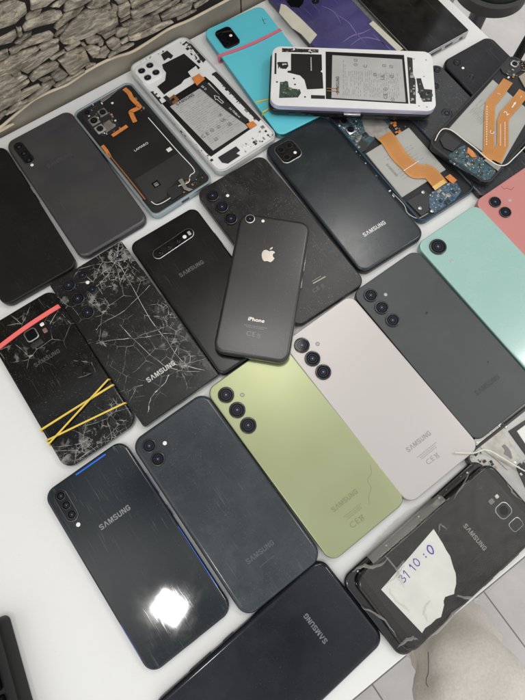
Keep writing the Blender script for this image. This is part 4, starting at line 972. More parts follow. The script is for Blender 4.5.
p.text(SAM, 47, 358, 3.8, faint, 1.2, .03)
shatter(p, [(98, 436, 26, 1.0), (78, 450, 22, .95), (118, 425, 20, .9), (112, 406, 14, .7), (60, 462, 16, .7), (24, 356, 14, .7), (86, 366, 14, .6), (22, 320, 16, .5), (60, 318, 26, .5), (8, 350, 14, .5), (45, 345, 22, .4)], p.back.data.materials[0])
band(p, (-10, 355), (59, 306.5), 4.0, M['rubred'], .9, 'flat coral rubber band across the camera end of the cracked phone', wob=1.5)
band(p, (41.5, 430), (112.5, 385.5), 1.5, M['rubyel'], 1.3, 'yellow rubber band lying highest at the left edge of the cracked phone')
band(p, (50, 444), (109, 380), 1.2, M['rubyel'], 1.2, 'yellow rubber band crossing steeply over another on the cracked phone', over=1.6)
band(p, (47.5, 440.5), (124.5, 403.5), 1.3, M['rubyel'], 1.3, 'yellow rubber band nearest the lower end of the cracked phone', over=.3)

# --- small phone with fruit logo, lying on top
p = Phone('small dark grey phone with silver fruit logo lying askew on top of two phones', {'TL': (240, 211), 'TR': (312, 223.5), 'BR': (289.5, 363), 'BL': (211, 352)}, 66.5, 137.5, 7.3, z0=10.4)
p.body(10, worn('space_grey_back', (.013, .013, .012), .30, coat=.25, dust=.25, smudge=.15, scratch=.1, seed=25, crough=.15), mat('grey_alloy', (.24, .24, .24), .22, metal=1), 2.4, 2.2)
p.lens(250, 218.6, 4.7, 1.0, ring=M['metal']); p.dot(263, 221, 1.5, M['flash'])
g = MB(); x, y = p.loc(268.6, 255); k = 7.2
half = [(0, .62), (.18, .72), (.45, .78), (.72, .70), (.88, .52), (.70, .38), (.60, .16), (.64, -.08), (.80, -.28), (.94, -.36), (.80, -.70), (.60, -.98), (.42, -1.10), (.22, -1.06), (0, -.98)]
left = [(-.24, -1.05), (-.45, -1.10), (-.64, -.98), (-.84, -.68), (-.97, -.32), (-1.02, .04), (-.98, .36), (-.82, .62), (-.56, .77), (-.30, .74)]
sil = mat('polished_logo', (.62, .57, .50), .25, metal=.7)
g.add(*g_poly([(x+a*k*.86, y+c*k*.86) for a, c in half+left], p.t-.05, p.t+.05, .02))
g.add(*g_poly([(x+a*k*.86, y+c*k*.86) for a, c in ((.0, .86), (.02, 1.06), (.16, 1.26), (.40, 1.40), (.40, 1.18), (.26, .98))], p.t-.05, p.t+.05, .02))
g.build('fruit_logo', [sil], p.root)
p.text('iPhone', 256.2, 320, 3.4, sil, 1.1, .03)
p.marks(255, 326.3, mat('small_silver_print', (.25, .24, .22), .35), 19, 2, gx=253.5, gy=334.5, gh=4.2)

# --- pale pink-grey phone
def three(p, lens, fl, r=6.9):
    for x, y in lens: p.lens(x, y, r, 1.5, ring=mat('black_gloss_ring', (.010, .010, .010), .18))
    p.ringmark(*fl, 1.6)
p = Phone('pale pink-grey phone with three separate black cameras', {'TL': (280, 341), 'TR': (350.5, 295), 'BR': (482.5, 447.5), 'BL': (410, 505.5)}, 78.6, 170, 9)
p.body(9, worn('pale_pink_back', (.50, .465, .45), .34, metal=.25, coat=.15, dust=.1, smudge=.15, scratch=.08, seed=27, dcol=(.4, .36, .34), crough=.2), mat('pink_edge', (.30, .27, .265), .3, metal=.7), .8, .9)
three(p, ((302, 345), (312.6, 358.4), (323.4, 371.8)), (317.6, 344)); p.text(SAM, 418.5, 441.4, 4.0, pinkprint, 1.3, .03); p.marks(426, 450.5, pinkprint, 20, 3, gx=432.4, gy=458.8, gh=4.2)

# --- dark slate phone
p = Phone('dark slate phone with three separate cameras and a worn wordmark, between pink-grey and mint phones', {'TL': (354.5, 294), 'TR': (413, 248)}, 77, 166, 9, ang=36)
p.body(9, worn('slate_back', (.038, .045, .044), .38, dust=.15, smudge=.8, scratch=.12, seed=29, dcol=(.20, .21, .20)), M['black'], .8, .9)
for x, y in ((370.8, 295), (381.8, 307.4), (392.8, 320)): p.lens(x, y, 6.3, 1.3)
p.dot(385.6, 294.6, 1.6, M['flashdim']); p.text(SAM, 487, 385, 4.2, M['ink'], 1.25, 0); p.dot(488, 362, 1.0, M['ink'], 'chip_mark', -.05); p.dot(426.5, 313, 1.5, M['black'], 'dent', -.1)

# --- mint phone
p = Phone('mint green phone with a single large camera at the right of the table', {'TL': (417, 244), 'TR': (475, 203.5)}, 76.5, 165, 9, ang=35.5)
p.body(9, worn('mint_back', (.32, .52, .47), .26, coat=.4, dust=.1, smudge=.35, scratch=.1, seed=31, dcol=(.6, .75, .7), crough=.1), mat('mint_edge', (.28, .48, .42), .25, metal=.3), .9, 1.0)
p.lens(438.2, 246.4, 8.0, 1.3); p.dot(451.4, 260.8, 1.7, M['flashdim'])
# --- coral phone
p = Phone('coral pink phone with two cameras cut by the right edge of the photo', {'TL': (473.5, 202)}, 76, 164, 9, ang=35.5)
p.body(9, worn('coral_back', (.56, .22, .20), .28, coat=.3, dust=.1, smudge=.25, scratch=.1, seed=33, dcol=(.7, .4, .35), crough=.1), mat('coral_edge', (.35, .13, .12), .25, metal=.5), .9, 1.0)
for x, y in ((495.4, 201.6), (505.6, 211.8)): p.lens(x, y, 5.7, 1.3)
p.dot(509.8, 200.4, 1.5, M['flashdim'])
g = MB(); pts = [p.loc(*a) for a in ((501, 186), (504, 189), (507, 188), (511, 190), (514, 187))]
for a, c in zip(pts[:-1], pts[1:]): seg(g, a, c, .5, p.t+.04)
g.build('scratch_mark', [mat('dark_red_scratch', (.25, .05, .05), .5)], p.root)

# --- lime green phone
p = Phone('pale lime green phone with three separate black cameras', {'TL': (203, 388.5), 'TR': (279, 339), 'BR': (407, 501), 'BL': (334, 564.5)}, 79, 171.5, 9)
p.body(9, worn('lime_back', (.285, .30, .16), .31, metal=.8, coat=.15, dust=.1, smudge=.15, scratch=.1, seed=35, dcol=(.3, .33, .15), flake=(.33, .36, .215), crough=.2), mat('lime_edge', (.30, .33, .20), .3, metal=.7), .8, .9)
three(p, ((226, 394.7), (237.2, 409.8), (248.2, 425.2)), (242.3, 394.9), 7.0); p.text(SAM, 344.6, 500.5, 4.0, greenprint, 1.2, .04); p.marks(351.6, 510.8, greenprint, 17, 3, gx=357, gy=521.5, gh=4.6)
g = MB(); pts = smooth_path([Vector((*p.loc(*a), 0)) for a in ((370, 465), (371.5, 473), (367.5, 480), (371, 488), (368.5, 496), (369.5, 504))], 4)
for a, c in zip(pts[:-1], pts[1:]): seg(g, a.xy, c.xy, .35, p.t+.04)
g.build('hair_scratch', [greenprint], p.root)

# --- dark blue-grey phone with two cameras
p = Phone('scuffed blue-grey phone with two stacked cameras, left of the lime green one', {'TL': (129, 442), 'TR': (202, 389), 'BR': (325.5, 563), 'BL': (247.5, 616)}, 75.9, 165, 9)
p.body(11, worn('blue_grey_back', (.034, .040, .046), .13, coat=.0, spec=.4, dust=.6, smudge=.7, scratch=.35, seed=37, dcol=(.20, .25, .28), crough=.12), M['black'], 2.8, 3.0)
for x, y in ((149.2, 445.8), (157.8, 459)): p.lens(x, y, 5.9, 1.0)
p.dot(164.8, 443.2, 1.7, M['flash']); p.text(SAM, 260, 552, 4.0, mat('worn_print', (.075, .08, .085), .4), 1.3, .02); p.marks(266, 562, faint, 12, 1)

# --- glossy blue-edged phone with the lamp's reflection
p = Phone('glossy black phone with blue shimmering edges and ceiling lamp reflected on it', {'TL': (43.5, 492), 'TR': (119.5, 436.5), 'BR': (231.5, 611.5), 'BL': (153.5, 679.5)}, 75.8, 161, 8)
p.body(10, worn('glossy_scratched_back', (.008, .012, .017), .05, coat=.15, dust=.6, smudge=.30, scratch=1.0, seed=39, dcol=(.26, .31, .29), crough=.04, flake=(.011, .015, .017)), mat('navy_edge', (.03, .035, .09), .2, metal=.7), 1.9, 2.2)
blue = mat('blue_shimmer_paint', (.04, .22, .95), .35, metal=.7)  # blue reflections along the edges, put in as coloured tubes
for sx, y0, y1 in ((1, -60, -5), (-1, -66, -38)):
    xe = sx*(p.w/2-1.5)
    mk('painted_shimmer', *g_tube([Vector((xe, y0+(y1-y0)*k/6, p.t-.95)) for k in range(7)], .80, 8), blue, p.root)
mk('painted_shimmer', *g_tube([Vector((-8+28*k/6, p.h/2-3.2, p.t-.50)) for k in range(7)], .95, 8), blue, p.root)
pill(p, (60.8, 496), (72, 515), 5.4, M['gloss'], M['darkmetal'], .8, ((60.8, 496), (66.3, 505.2), (71.8, 514.6)), 3.7)
p.dot(78.2, 524.6, 1.7, M['flash']); p.text(SAM, 114.8, 517.4, 4.3, mat('grey_wordmark', (.22, .23, .23), .3), 1.3, .05)

# --- navy phone at the bottom edge
p = Phone('navy black phone with its wordmark upside down, cut by the bottom edge', {'BR': (317.5, 561), 'BL': (379, 640.5), 'TR': (161, 702)}, 76, 164, 9)
p.body(10, worn('navy_back', (.006, .007, .013), .11, coat=.0, spec=.4, dust=.4, smudge=.3, scratch=.12, seed=41, dcol=(.14, .15, .18), crough=.08), M['black'], 3.4, 3.0)
p.text(SAM, 315.5, 628.5, 3.8, mat('navy_wordmark', (.17, .175, .19), .35), 1.25, .03)
x, y = p.w/2-16, p.h/2-18
for dy in (0, -14): mk('camera_lens', *g_lathe([(5, p.t-.4), (5, p.t+1), (4, p.t+1)], -x, y+dy, 28), M['lensring'], p.root)

# --- lilac-rimmed white chassis on its black phone shell, on top of the turquoise phone
sh = Phone('black phone body lying directly under the lilac-rimmed white chassis', {'TL': (268.5, 108), 'TR': (269.5, 52), 'BR': (430, 56), 'BL': (431, 116)}, 76, 164, 7.5, z0=9.6)
mk('frame', *g_rings(sh.w, sh.h, 9, bev(0, sh.t, 1.6, 4, True), 8), mat('black_gloss_shell', (.016, .016, .018), .2, metal=.2), sh.root)
mk('display_edge', *g_rings(sh.w-2, sh.h-2, 8, [(0, sh.t-.1), (0, sh.t+.2)], 8), M['gloss'], sh.root)
x, y = sh.loc(352, 112); o = mk('metal_connector', *g_box(x-1.5, y, 5, 17, sh.t-1.2, sh.t+.6, 1, .4), M['metal'], sh.root)
x, y = sh.loc(352, 114); mk('port_opening', *g_box(-sh.w/2-.1, y, 1.0, 9, 2.2, 4.6, .4, .1), M['gloss'], sh.root)
for yy in (-40, -30, 10, 45, 58): mk('side_button', *g_rings(1.4, 7, .5, [(0, 2.5), (0, 5)], 3, -sh.w/2, yy), M['darkmetal'], sh.root)
p = Phone('white chassis with lilac rim and printed grey battery lying across the turquoise phone', {'TL': (271, 103.5), 'TR': (270, 46.5), 'BR': (433.5, 51), 'BL': (437, 112)}, 75, 165, 6.2, z0=17.4)
mk('rim', *g_rings(p.w, p.h, 10, [(.8, 0), (0, .9), (0, 4.6), (.35, 5.4)], 10), M['lilac'], p.root)
mk('chassis_plate', *g_rings(p.w-.8, p.h-.8, 9.6, [(0, 5.2), (0, 5.8), (.4, p.t)], 10), M['whiteframe'], p.root)
p.patch('graphite_sheet', [(291, 53.8), (321.7, 54.6), (322, 70), (320.5, 71.5), (322.5, 73), (323.3, 88.6), (307, 89.4), (304.5, 80), (300, 75.5), (291.5, 73.4), (287.5, 72.5), (287.5, 71), (291, 70.5)], M['sheet'], -.1, .25)
x, y = p.loc(311, 64); 
g = MB()
for k in range(12): a = p.loc(311+.02*k, 57.5+k*1.15); c = p.loc(311+.02*k, 58.2+k*1.15); seg(g, a, c, 1.0, p.t+.27)
g.build('sheet_print', [M['printwhite']], p.root)
p.patch('camera_opening', [(280, 82), (288, 81.5), (289, 88), (300, 89.5), (301, 93), (298, 97.5), (279, 98)], M['pcbdark'], -.1, .12)
clutter(p, [(280, 82), (288, 82), (290, 89), (300, 90), (298, 97), (280, 97)], 26, [M['pcbdark'], M['tin'], M['chip'], M['pcbdark']], .6, 2.2, .1, .4, seed=41)
p.patch('slot', [(282, 48.2), (318.5, 49.4), (318.5, 52.6), (282, 52)], M['chip'], -.1, .12)
clutter(p, [(283, 48.6), (318, 49.6), (318, 52.2), (283, 51.6)], 26, [M['tin'], M['whitebits'], M['chip']], .6, 2.6, .1, .3, seed=42, name='top_components')
p.patch('slot', [(274.8, 53), (276.6, 53), (276.4, 74), (274.4, 74)], M['chip'], -.1, .12)
p.patch('slot', [(278, 62), (287.5, 62), (288.5, 66), (286, 69), (278, 68.5)], M['chip'], -.1, .15)
clutter(p, [(278, 62), (287.5, 62), (288.5, 66), (286, 69), (278, 68.5)], 12, [M['tin'], M['whitebits'], M['chip']], .6, 1.8, .1, .3, seed=43, name='top_components')
p.patch('slot', [(311, 95), (325, 95.5), (325, 99), (311, 98.6)], M['chip'], -.1, .15)
for x, y in ((294, 78.6), (295, 84.5), (305, 97), (277, 82)): p.dot(x, y, 1.0, M['chip'], 'screw_hole', -.05)
p.patch('battery_tray', [(325.6, 51.6), (404, 55), (408.5, 103.8), (325.8, 99)], M['black'], -.1, .15)
p.patch('battery_label', [(332.2, 55.4), (402, 59.6), (405.6, 102.4), (331.4, 98)], M['batlabel'], 0, .45)
g = MB()
p2q = [p.loc(*a) for a in ((332.2, 55.4), (402, 59.6), (405.6, 102.4), (331.4, 98))]
rnq = random.Random(77)
def atq(u, v_): a, b_, c, d = [Vector(q) for q in p2q]; return (a*(1-u)+b_*u)*(1-v_)+(d*(1-u)+c*u)*v_
for k in range(30):
    u = .16+.78*k/30; v_ = .06+rnq.uniform(0, .05) if not (.2 < u < .5) else .35
    if u > .5: v_ = .30 + rnq.uniform(0, .1)
    while v_ < .93:
        l = rnq.uniform(.03, .13)
        if rnq.random() < .82: seg(g, atq(u, v_), atq(u, min(.93, v_+l)), .4, p.t+.48)
        v_ += l+.03
g.build('battery_print', [M['greyink']], p.root)
x, y = p.loc(337.5, 85); wordmark(p.root, 'printed_wordmark', SAM, x, y, p.t+.48, 3.2, M['ink'])
for s_, x, y in (('C', 365.5, 66.5), ('#', 355.5, 60.5), ('O', 355.5, 65), ('#', 384, 66), ('#', 391, 67), ('UL', 382.5, 77.5), ('O', 385.5, 89.5), ('CE', 385.5, 96.5), ('#', 391.5, 77), ('O', 392.5, 100), ('#', 375, 75)):
    glyph_row(p, ((s_, x, y),), 3.6, 0, z=.48)
g = MB()
for dy in (0, 2.6): a = p.loc(326.5, 88.6+dy); c = p.loc(338, 89.2+dy); seg(g, a, c, .9, p.t+.55)
a = p.loc(337, 88); c = p.loc(337.5, 95); seg(g, a, c, 1.2, p.t+.55); g.build('copper_trace', [M['copper']], p.root)
p.patch('ribbon_slot', [(407, 57), (412.5, 58), (413, 74), (415.5, 80), (416, 104), (410, 103.5)], M['sheet2'], -.1, .15)
clutter(p, [(409, 60), (412, 62), (412, 76), (415, 82), (415, 103), (411, 103)], 24, [M['tin'], M['chip'], M['sheet2'], M['battery']], .8, 2.6, .1, .4, seed=45, name='side_components')
p.patch('port_opening', [(416.3, 78.3), (420.9, 78.3), (424.3, 89), (432.3, 89.7), (431.9, 101.7), (423, 101.9), (418.6, 93)], M['sheet2'], -.1, .12)
clutter(p, [(417, 79), (420, 79), (424, 90), (431, 91), (431, 101), (424, 101), (419, 92)], 26, [M['chip'], M['tin'], M['pcbdark'], M['chip']], .8, 2.8, .1, .4, seed=46, name='port_components')
for x, y in ((414, 59), (426, 60), (424, 76.5), (415, 84), (427, 107), (419, 106)): p.dot(x, y, .7, M['greyink'], 'screw_hole', -.02)

# --- black wrapped phone at the lower right
sh = Phone('black phone frame lying under the tape-wrapped phone with the paper label', {'TL': (477, 455), 'BL': (341, 580), 'BR': (401, 664)}, 71, 150, 7.6)
mk('frame', *g_rings(sh.w, sh.h, 9, bev(0, sh.t, 2.0, 4, True), 8), mat('black_shell_gloss', (.008, .008, .008), .15, coat=.3), sh.root)
mk('display_edge', *g_rings(sh.w-3.4, sh.h-3.4, 8, [(0, sh.t-.1), (0, sh.t+.15)], 8), M['gloss'], sh.root)
for y_, l_ in ((-48, 22), (12, 12), (34, 9), (52, 6)): mk('side_button', *g_box(-sh.w/2+3.2, y_, 1.6, l_, sh.t-.4, sh.t+.5, .5, .2), M['gloss'], sh.root)
for y_ in (-60, -54, -30, 5, 28, 60): mk('screw', *g_lathe([(.8, sh.t), (.8, sh.t+.35), (.5, sh.t+.4)], -sh.w/2+4, y_, 14), M['metal'], sh.root)
p = Phone('black phone wrapped in clear tape with a torn white paper label, overhanging the table corner', {'TL': (491, 458), 'BL': (356, 586), 'BR': (405, 655)}, 65, 147, 8, z0=7.9)
p.body(9, worn('wrapped_back', (.010, .009, .008), .16, coat=.0, dust=.25, smudge=.4, scratch=.2, seed=43, dcol=(.16, .15, .13)), M['gloss'], 2.6, 2.6)
x, y = p.loc(503.5, 510.5)
isl = mk('camera_island', *g_rings(11, 12.5, 4, bev(p.t-.3, p.t+.35, .2, 3), 8, x, y), M['metal'], p.root)
mk('camera_glass', *g_rings(10, 11.5, 3.6, [(0, p.t+.2), (0, p.t+.38)], 8, x, y), M['gloss'], isl); mk('camera_lens', *g_lathe([(3.6, p.t+.3), (3.6, p.t+.42), (2.6, p.t+.44)], x, y, 24), M['lensglass'], isl)
for px_, py_, w_, h_, m_ in ((497, 496.5, 2.8, 3, silver), (491.5, 501.5, 3.6, 4.4, M['greyink'])):
    a, c = p.loc(px_, py_); mk('sensor', *g_box(a, c, w_, h_, p.t-.2, p.t+.06, .6, .03), m_, p.root)
a, c = p.loc(516, 524.5); fr = mk('fingerprint_reader', *g_rings(8, 11, 2.5, bev(p.t-.3, p.t+.2, .15, 2), 6, a, c), M['metal'], p.root); mk('reader_pad', *g_rings(7.2, 10.2, 2.2, [(0, p.t), (0, p.t+.23)], 6, a, c), M['sheet2'], fr)
p.text(SAM, 475, 537, 3.6, mat('soft_silver', (.26, .26, .25), .35), 1.25, .04)
# torn paper label and its pen marks
lab_px = [(433.5, 529), (438, 536), (443, 544), (446, 550), (450, 556), (452, 563), (453.5, 568), (455.5, 573), (456, 578), (456, 584), (454.5, 590), (454, 594), (449, 595.5), (445, 597), (443.5, 601), (444, 605), (442.5, 611), (441, 617), (436, 619), (431, 624), (425, 628), (422, 633), (381, 589.5)]
cx, cy = p.loc(420, 585); ca, sa = cos(p.a), sin(p.a)
wx, wy = p.c.x+cx*ca-cy*sa, p.c.y+cx*sa+cy*ca
lr = empty('paper_label', wx, wy, p.z0+p.t, p.a); tag(lr, 'torn white paper label with purple handwriting on the tape-wrapped phone', 'label')
def lq(px, py): a, c = p.loc(px, py); return (a-cx, c-cy)
mk('paper', *g_poly([lq(*a) for a in lab_px], .05, .25, .04), M['paper'], lr)
HW = {'3': [[(.1, .9), (.4, 1), (.6, .8), (.3, .55), (.62, .35), (.45, .03), (.08, .08)]], '1': [[(.15, .75), (.38, 1), (.33, 0)]], '0': [[(.32, 1), (.05, .7), (.08, .2), (.35, 0), (.62, .3), (.6, .8), (.28, 1.02)]],
      ':': [[(.2, .75), (.3, .78), (.22, .68)], [(.2, .25), (.32, .3), (.22, .18)]]}
rh_ = random.Random(5)
for s_, px_, py_, h_ in (('3', 402, 579, 6), ('1', 406.5, 574.5, 6.3), ('1', 412.5, 567.5, 5.6), ('0', 416, 562.5, 6), (':', 425, 555.5, 5), ('0', 430, 550, 6.6)):
    a, c = lq(px_, py_); g = MB(); ro = radians(96)+rh_.uniform(-.2, .2)
    for st_ in HW[s_]:
        q = [Vector((a+((u-.3)*cos(ro)-(v_-.5)*sin(ro))*h_+rh_.uniform(-.2, .2), c+((u-.3)*sin(ro)+(v_-.5)*cos(ro))*h_+rh_.uniform(-.2, .2), .27)) for u, v_ in st_]
        g.add(*g_tube(smooth_path(q, 5), .50 if px_ > 420 else .36, 6))
    g.build('handwriting', [M['pen']], lr)
# clear tape: a film draped over the phone, slightly wrinkled
tm = bpy.data.materials.new('clear_film'); tm.use_nodes = True; N = tm.node_tree; L = N.links.new; N.nodes.clear()
ou = N.nodes.new('ShaderNodeOutputMaterial'); tp = N.nodes.new('ShaderNodeBsdfTransparent'); gl = N.nodes.new('ShaderNodeBsdfGlossy'); ms = N.nodes.new('ShaderNodeMixShader'); lw = N.nodes.new('ShaderNodeLayerWeight')
gl.inputs['Roughness'].default_value = .13; tp.inputs['Color'].default_value = (.97, .97, .95, 1); lw.inputs['Blend'].default_value = .2
nn = N.nodes.new('ShaderNodeTexNoise'); nn.inputs['Scale'].default_value = 34; nn.inputs['Distortion'].default_value = 1.0; nn.inputs['Detail'].default_value = 1.0; tcx = N.nodes.new('ShaderNodeTexCoord'); bp = N.nodes.new('ShaderNodeBump')
bp.inputs['Strength'].default_value = 1.0; bp.inputs['Distance'].default_value = .0016
L(tcx.outputs['Object'], nn.inputs['Vector']); L(nn.outputs['Fac'], bp.inputs['Height']); L(bp.outputs[0], gl.inputs['Normal'])
mp_ = N.nodes.new('ShaderNodeMath'); mp_.operation = 'MULTIPLY_ADD'; mp_.inputs[1].default_value = .4; mp_.inputs[2].default_value = .012
L(lw.outputs['Fresnel'], mp_.inputs[0]); L(mp_.outputs[0], ms.inputs[0]); L(tp.outputs[0], ms.inputs[1]); L(gl.outputs[0], ms.inputs[2]); L(ms.outputs[0], ou.inputs[0])
g = MB(); nu, nv = 26, 46; v = []; f = []; rt = random.Random(9)
W2, H2 = p.w/2+1.2, p.h/2-8
for j in range(nv+1):
    for i in range(nu+1):
        u = -1+2*i/nu; vv = -1+2*j/nv; x = u*(W2+5); y = vv*H2
        drop = 0
        zz = p.t+.9+.35*sin(x*.35+y*.12)*sin(y*.22+1)+rt.uniform(-.05, .05)
        if u < -.86: zz -= (-.86-u)*70
        if u > .9: zz -= (u-.9)*60
        v.append((x + rt.uniform(-.2, .2), y, zz))
for j in range(nv):
    for i in range(nu): a = j*(nu+1)+i; f.append([a, a+1, a+nu+2, a+nu+1])
v = [(a, c, e_) for a, c, e_ in v]; nb = len(v)
tpo = mk('clear_tape', v, f, tm, None, ang=80); tpo.location = p.root.location; tpo.rotation_euler = p.root.rotation_euler
tag(tpo, 'wrinkled clear sticky tape wrapped round the phone with the paper label', 'tape')

fc = bpy.data.materials.new('film_fold'); fc.use_nodes = True; N = fc.node_tree; L = N.links.new; b = N.nodes['Principled BSDF']
b.inputs['Base Color'].default_value = (.62, .61, .56, 1); b.inputs['Roughness'].default_value = .12; b.inputs['Coat Weight'].default_value = .6; b.inputs['Alpha'].default_value = .30
tcx = N.nodes.new('ShaderNodeTexCoord'); nn = N.nodes.new('ShaderNodeTexNoise'); nn.inputs['Scale'].default_value = 120; nn.inputs['Distortion'].default_value = 1; bp = N.nodes.new('ShaderNodeBump'); bp.inputs['Distance'].default_value = .001
L(tcx.outputs['Object'], nn.inputs['Vector']); L(nn.outputs['Fac'], bp.inputs['Height']); L(bp.outputs[0], b.inputs['Normal'])
rc = random.Random(21)
for pl, w_ in (([(352, 572), (362, 566), (376, 566), (390, 557)], 2.2), ([(384, 556), (398, 572), (404, 588)], 1.6), ([(404, 560), (398, 572), (401, 584)], 2.4), ([(384, 586), (396, 576), (404, 566)], 1.3), ([(424, 640), (440, 628), (456, 610), (470, 602)], 1.6),
               ([(455, 596), (468, 597), (481, 599)], 1.8), ([(396, 648), (410, 638), (418, 640)], 2.2), ([(438, 532), (440, 524), (446, 530)], 1.0), ([(360, 606), (380, 616), (396, 636)], 1.2), ([(470, 470), (462, 486), (452, 500)], 1.0), ([(505, 480), (512, 492), (520, 500)], 1.0), ([(430, 600), (424, 610), (428, 622)], 1.6), ([(388, 588), (396, 600), (410, 612)], 1.0)):
    q = [Vector((*p.loc(*a), p.t+1.25)) for a in pl]; q = [v_+Vector((rc.uniform(-.6, .6), rc.uniform(-.6, .6), 0)) for v_ in smooth_path(q, 4)]
    g = MB(); n = len(q)
    for k_, pt in enumerate(q):
        d = (q[min(n-1, k_+1)]-q[max(0, k_-1)]); sd = Vector((-d.y, d.x, 0)).normalized(); ww = (.15+w_*.5*sin(pi*k_/(n-1)))*rc.uniform(.7, 1.3)
        g.v += [tuple(pt-sd*ww), tuple(pt+Vector((0, 0, .35+.25*w_*sin(pi*k_/(n-1))))), tuple(pt+sd*ww)]
    for k_ in range(n-1): a = k_*3; g.f += [[a, a+1, a+4, a+3], [a+1, a+2, a+5, a+4]]; g.m += [0, 0]
    g.build('tape_crease', [fc], tpo, 10)
# loose flap of film from the upper long side down to the table
g = MB(); n = 26
for k_ in range(n+1):
    u = k_/n; y = p.h*(-.36+.52*u); o1 = rc.uniform(-.5, .5); fw = .35+.75*sin(pi*min(1, u*1.1+.1))
    for x_, z_ in ((-p.w/2+.5, p.t+.6), (-p.w/2-3.5+o1, p.t-.5+o1*.4), (-p.w/2-3.5-4.0*fw-o1, 2.5+.8*sin(u*19)), (-p.w/2-3.5-7.0*fw+1.2*sin(u*7)+o1, -2.5+1.2*sin(u*23))): g.v.append((x_, y, z_))
for k_ in range(n):
    for m_ in range(3): a = k_*4+m_; g.f.append([a, a+1, a+5, a+4]); g.m.append(0)
g.build('tape_flap', [fc], tpo, 60)
# --- opened grey chassis at the right edge
p = Phone('opened silver-grey phone chassis cut by the right edge below the slate phone', {'TL': (463.5, 456)}, 66, 150, 7.5, ang=-54.5)
p2 = p
# the corner given is the lower-left one on its long axis: shift so that corner sits there
q0 = W(463.5, 456, 7.5); th = radians(-54.5); c_, s_ = cos(th), sin(th); off = Vector((-p.w/2, -p.h/2)); p.c = q0 - Vector((off.x*c_-off.y*s_, off.x*s_+off.y*c_)); p.root.location = (p.c.x*S, p.c.y*S, 0)
open_shell(p, 7, M['black'], 2.4, M['greyplate'], 1.6)
p.patch('steel_plate', [(474, 440), (496, 423), (501, 429), (507, 437), (524, 462), (508, 470), (495, 458), (484, 450)], M['tin'], -1.5, -.9)
p.patch('plate_cutout', [(502, 446), (505, 444), (509, 448), (511, 451), (513, 458), (511, 459), (508, 456), (504, 454), (505, 450)], M['greyink'], -.95, -.8)
p.patch('battery_tray', [(509, 431), (530, 417), (560, 460), (540, 470), (527, 456)], M['black'], -1.5, -.5)
p.patch('battery', [(517, 431), (532, 420), (560, 460), (540, 466)], M['whitebits'], -.6, -.1, .3)
p.patch('circuit_board', [(517, 468), (528, 460), (545, 480), (528, 492)], M['chip'], -1.5, -.5)
clutter(p, [(515, 466), (528, 460), (545, 480), (528, 492)], 22, [M['metal'], M['chip'], M['tin']], .8, 2.4, -.6, .6, seed=51)
clutter(p, [(466, 455), (472, 446), (484, 452), (500, 470), (490, 466)], 26, [M['chip'], M['tin'], M['chip'], M['copper']], .8, 2.6, -1.4, .9, seed=52, name='corner_components')
clutter(p, [(470, 446), (505, 420), (507, 424), (474, 449)], 16, [M['tin'], M['whitebits'], M['chip']], .6, 2.0, -.9, .6, seed=53, name='edge_components')
for x, y in ((506, 427), (515, 463)): p.dot(x, y, 1.5, M['metal'], 'screw', -.9)

# white wire looping between the phones
q = [(455, 452.5, 12), (474, 453, 12.5), (482, 450, 14), (489, 450.5, 13), (496, 454, 11), (506, 460, 10), (516, 466, 10), (530, 474, 10)]
c0 = W(490, 452, 0); pts = [Vector((*(W(a, c, z)-c0), z)) for a, c, z in q]
o = mk('loose_wire', *g_tube(smooth_path(pts, 6), .55, 8), M['wire']); o.location = (c0.x*S, c0.y*S, 0)
tag(o, 'thin cream wire curling between the pale pink-grey phone and the grey chassis', 'wire')

# ------------------------------------------------------------------ keyboard at the lower left
kz = 20
A = W(7.5, 613.5, 4); B = W(31.5, 700, 4); kd = (B-A).normalized(); kn = Vector((kd.y, -kd.x))
kn = -kn if kn.x > 0 else kn                                   # towards the left, off frame
ka = atan2(-kd.y, -kd.x) - pi/2                                 # local +y runs up the edge
kw, kh = 440, 150
cc = A + kd*kh/2 + kn*kw/2
kb = empty('keyboard', cc.x, cc.y, 0, atan2(-kn.y, -kn.x))
tag(kb, 'black keyboard corner at the lower left edge of the photo', 'keyboard')
kbm = mat('keyboard_plastic', (.005, .005, .005), .42, spec=.25, bump=.2, bscale=1500)
mk('case', *g_rings(kw, kh, 5, [(1.5, 0), (0, 2), (0, kz-3), (1.5, kz-.6), (5, kz), (8, kz-1), (8.3, kz-4)], 6), kbm, kb)
nk = 0
for r_ in range(7):
    for c in range(21):
        x = kw/2-19-c*20.2; y = kh/2-20-r_*18.6
        if abs(x) > kw/2-16: continue
        mk('key', *g_rings(17, 16, 2, [(0, kz-4.2), (.4, kz-.5), (2.2, kz+1.6), (2.8, kz+1.5)], 3, x, y), kbm, kb) if nk < 98 and (c < 14) else None
        nk += 1 if c < 14 else 0

# ------------------------------------------------------------------ office stool, seen past the table
fz = -750
def Wf(px, py, z): q = W(px, py, z); return q
sc = Wf(495, -22, -330)
st = empty('stool', sc.x, sc.y, fz); tag(st, 'dark round stool standing beyond the table corner', 'stool')
rim = mat('stool_rim', (.028, .028, .026), .5); cush = mat('stool_seat', (.009, .012, .010), .6, noise=.4, bump=.3, bscale=200)
e1 = Wf(495, 6.5, -330); R_ = (sc-e1).length
mk('seat_rim', *g_lathe([(R_-12, 385), (R_, 395), (R_, 415), (R_-6, 420), (R_-10, 418)], 0, 0, 64), rim, st)
mk('seat_cushion', *g_lathe([(R_-9, 400), (R_-10, 430), (R_-30, 440), (20, 442)], 0, 0, 64), cush, st)
mk('column', *g_lathe([(25, 20), (25, 250), (18, 260), (18, 390)], 0, 0, 24), M['darkmetal'], st)
for k in range(5):
    a = 2*pi*k/5+.5; mk('leg', *g_tube([Vector((0, 0, 50)), Vector((cos(a)*140, sin(a)*140, 35)), Vector((cos(a)*260, sin(a)*260, 20))], 15, 8), M['darkmetal'], st)
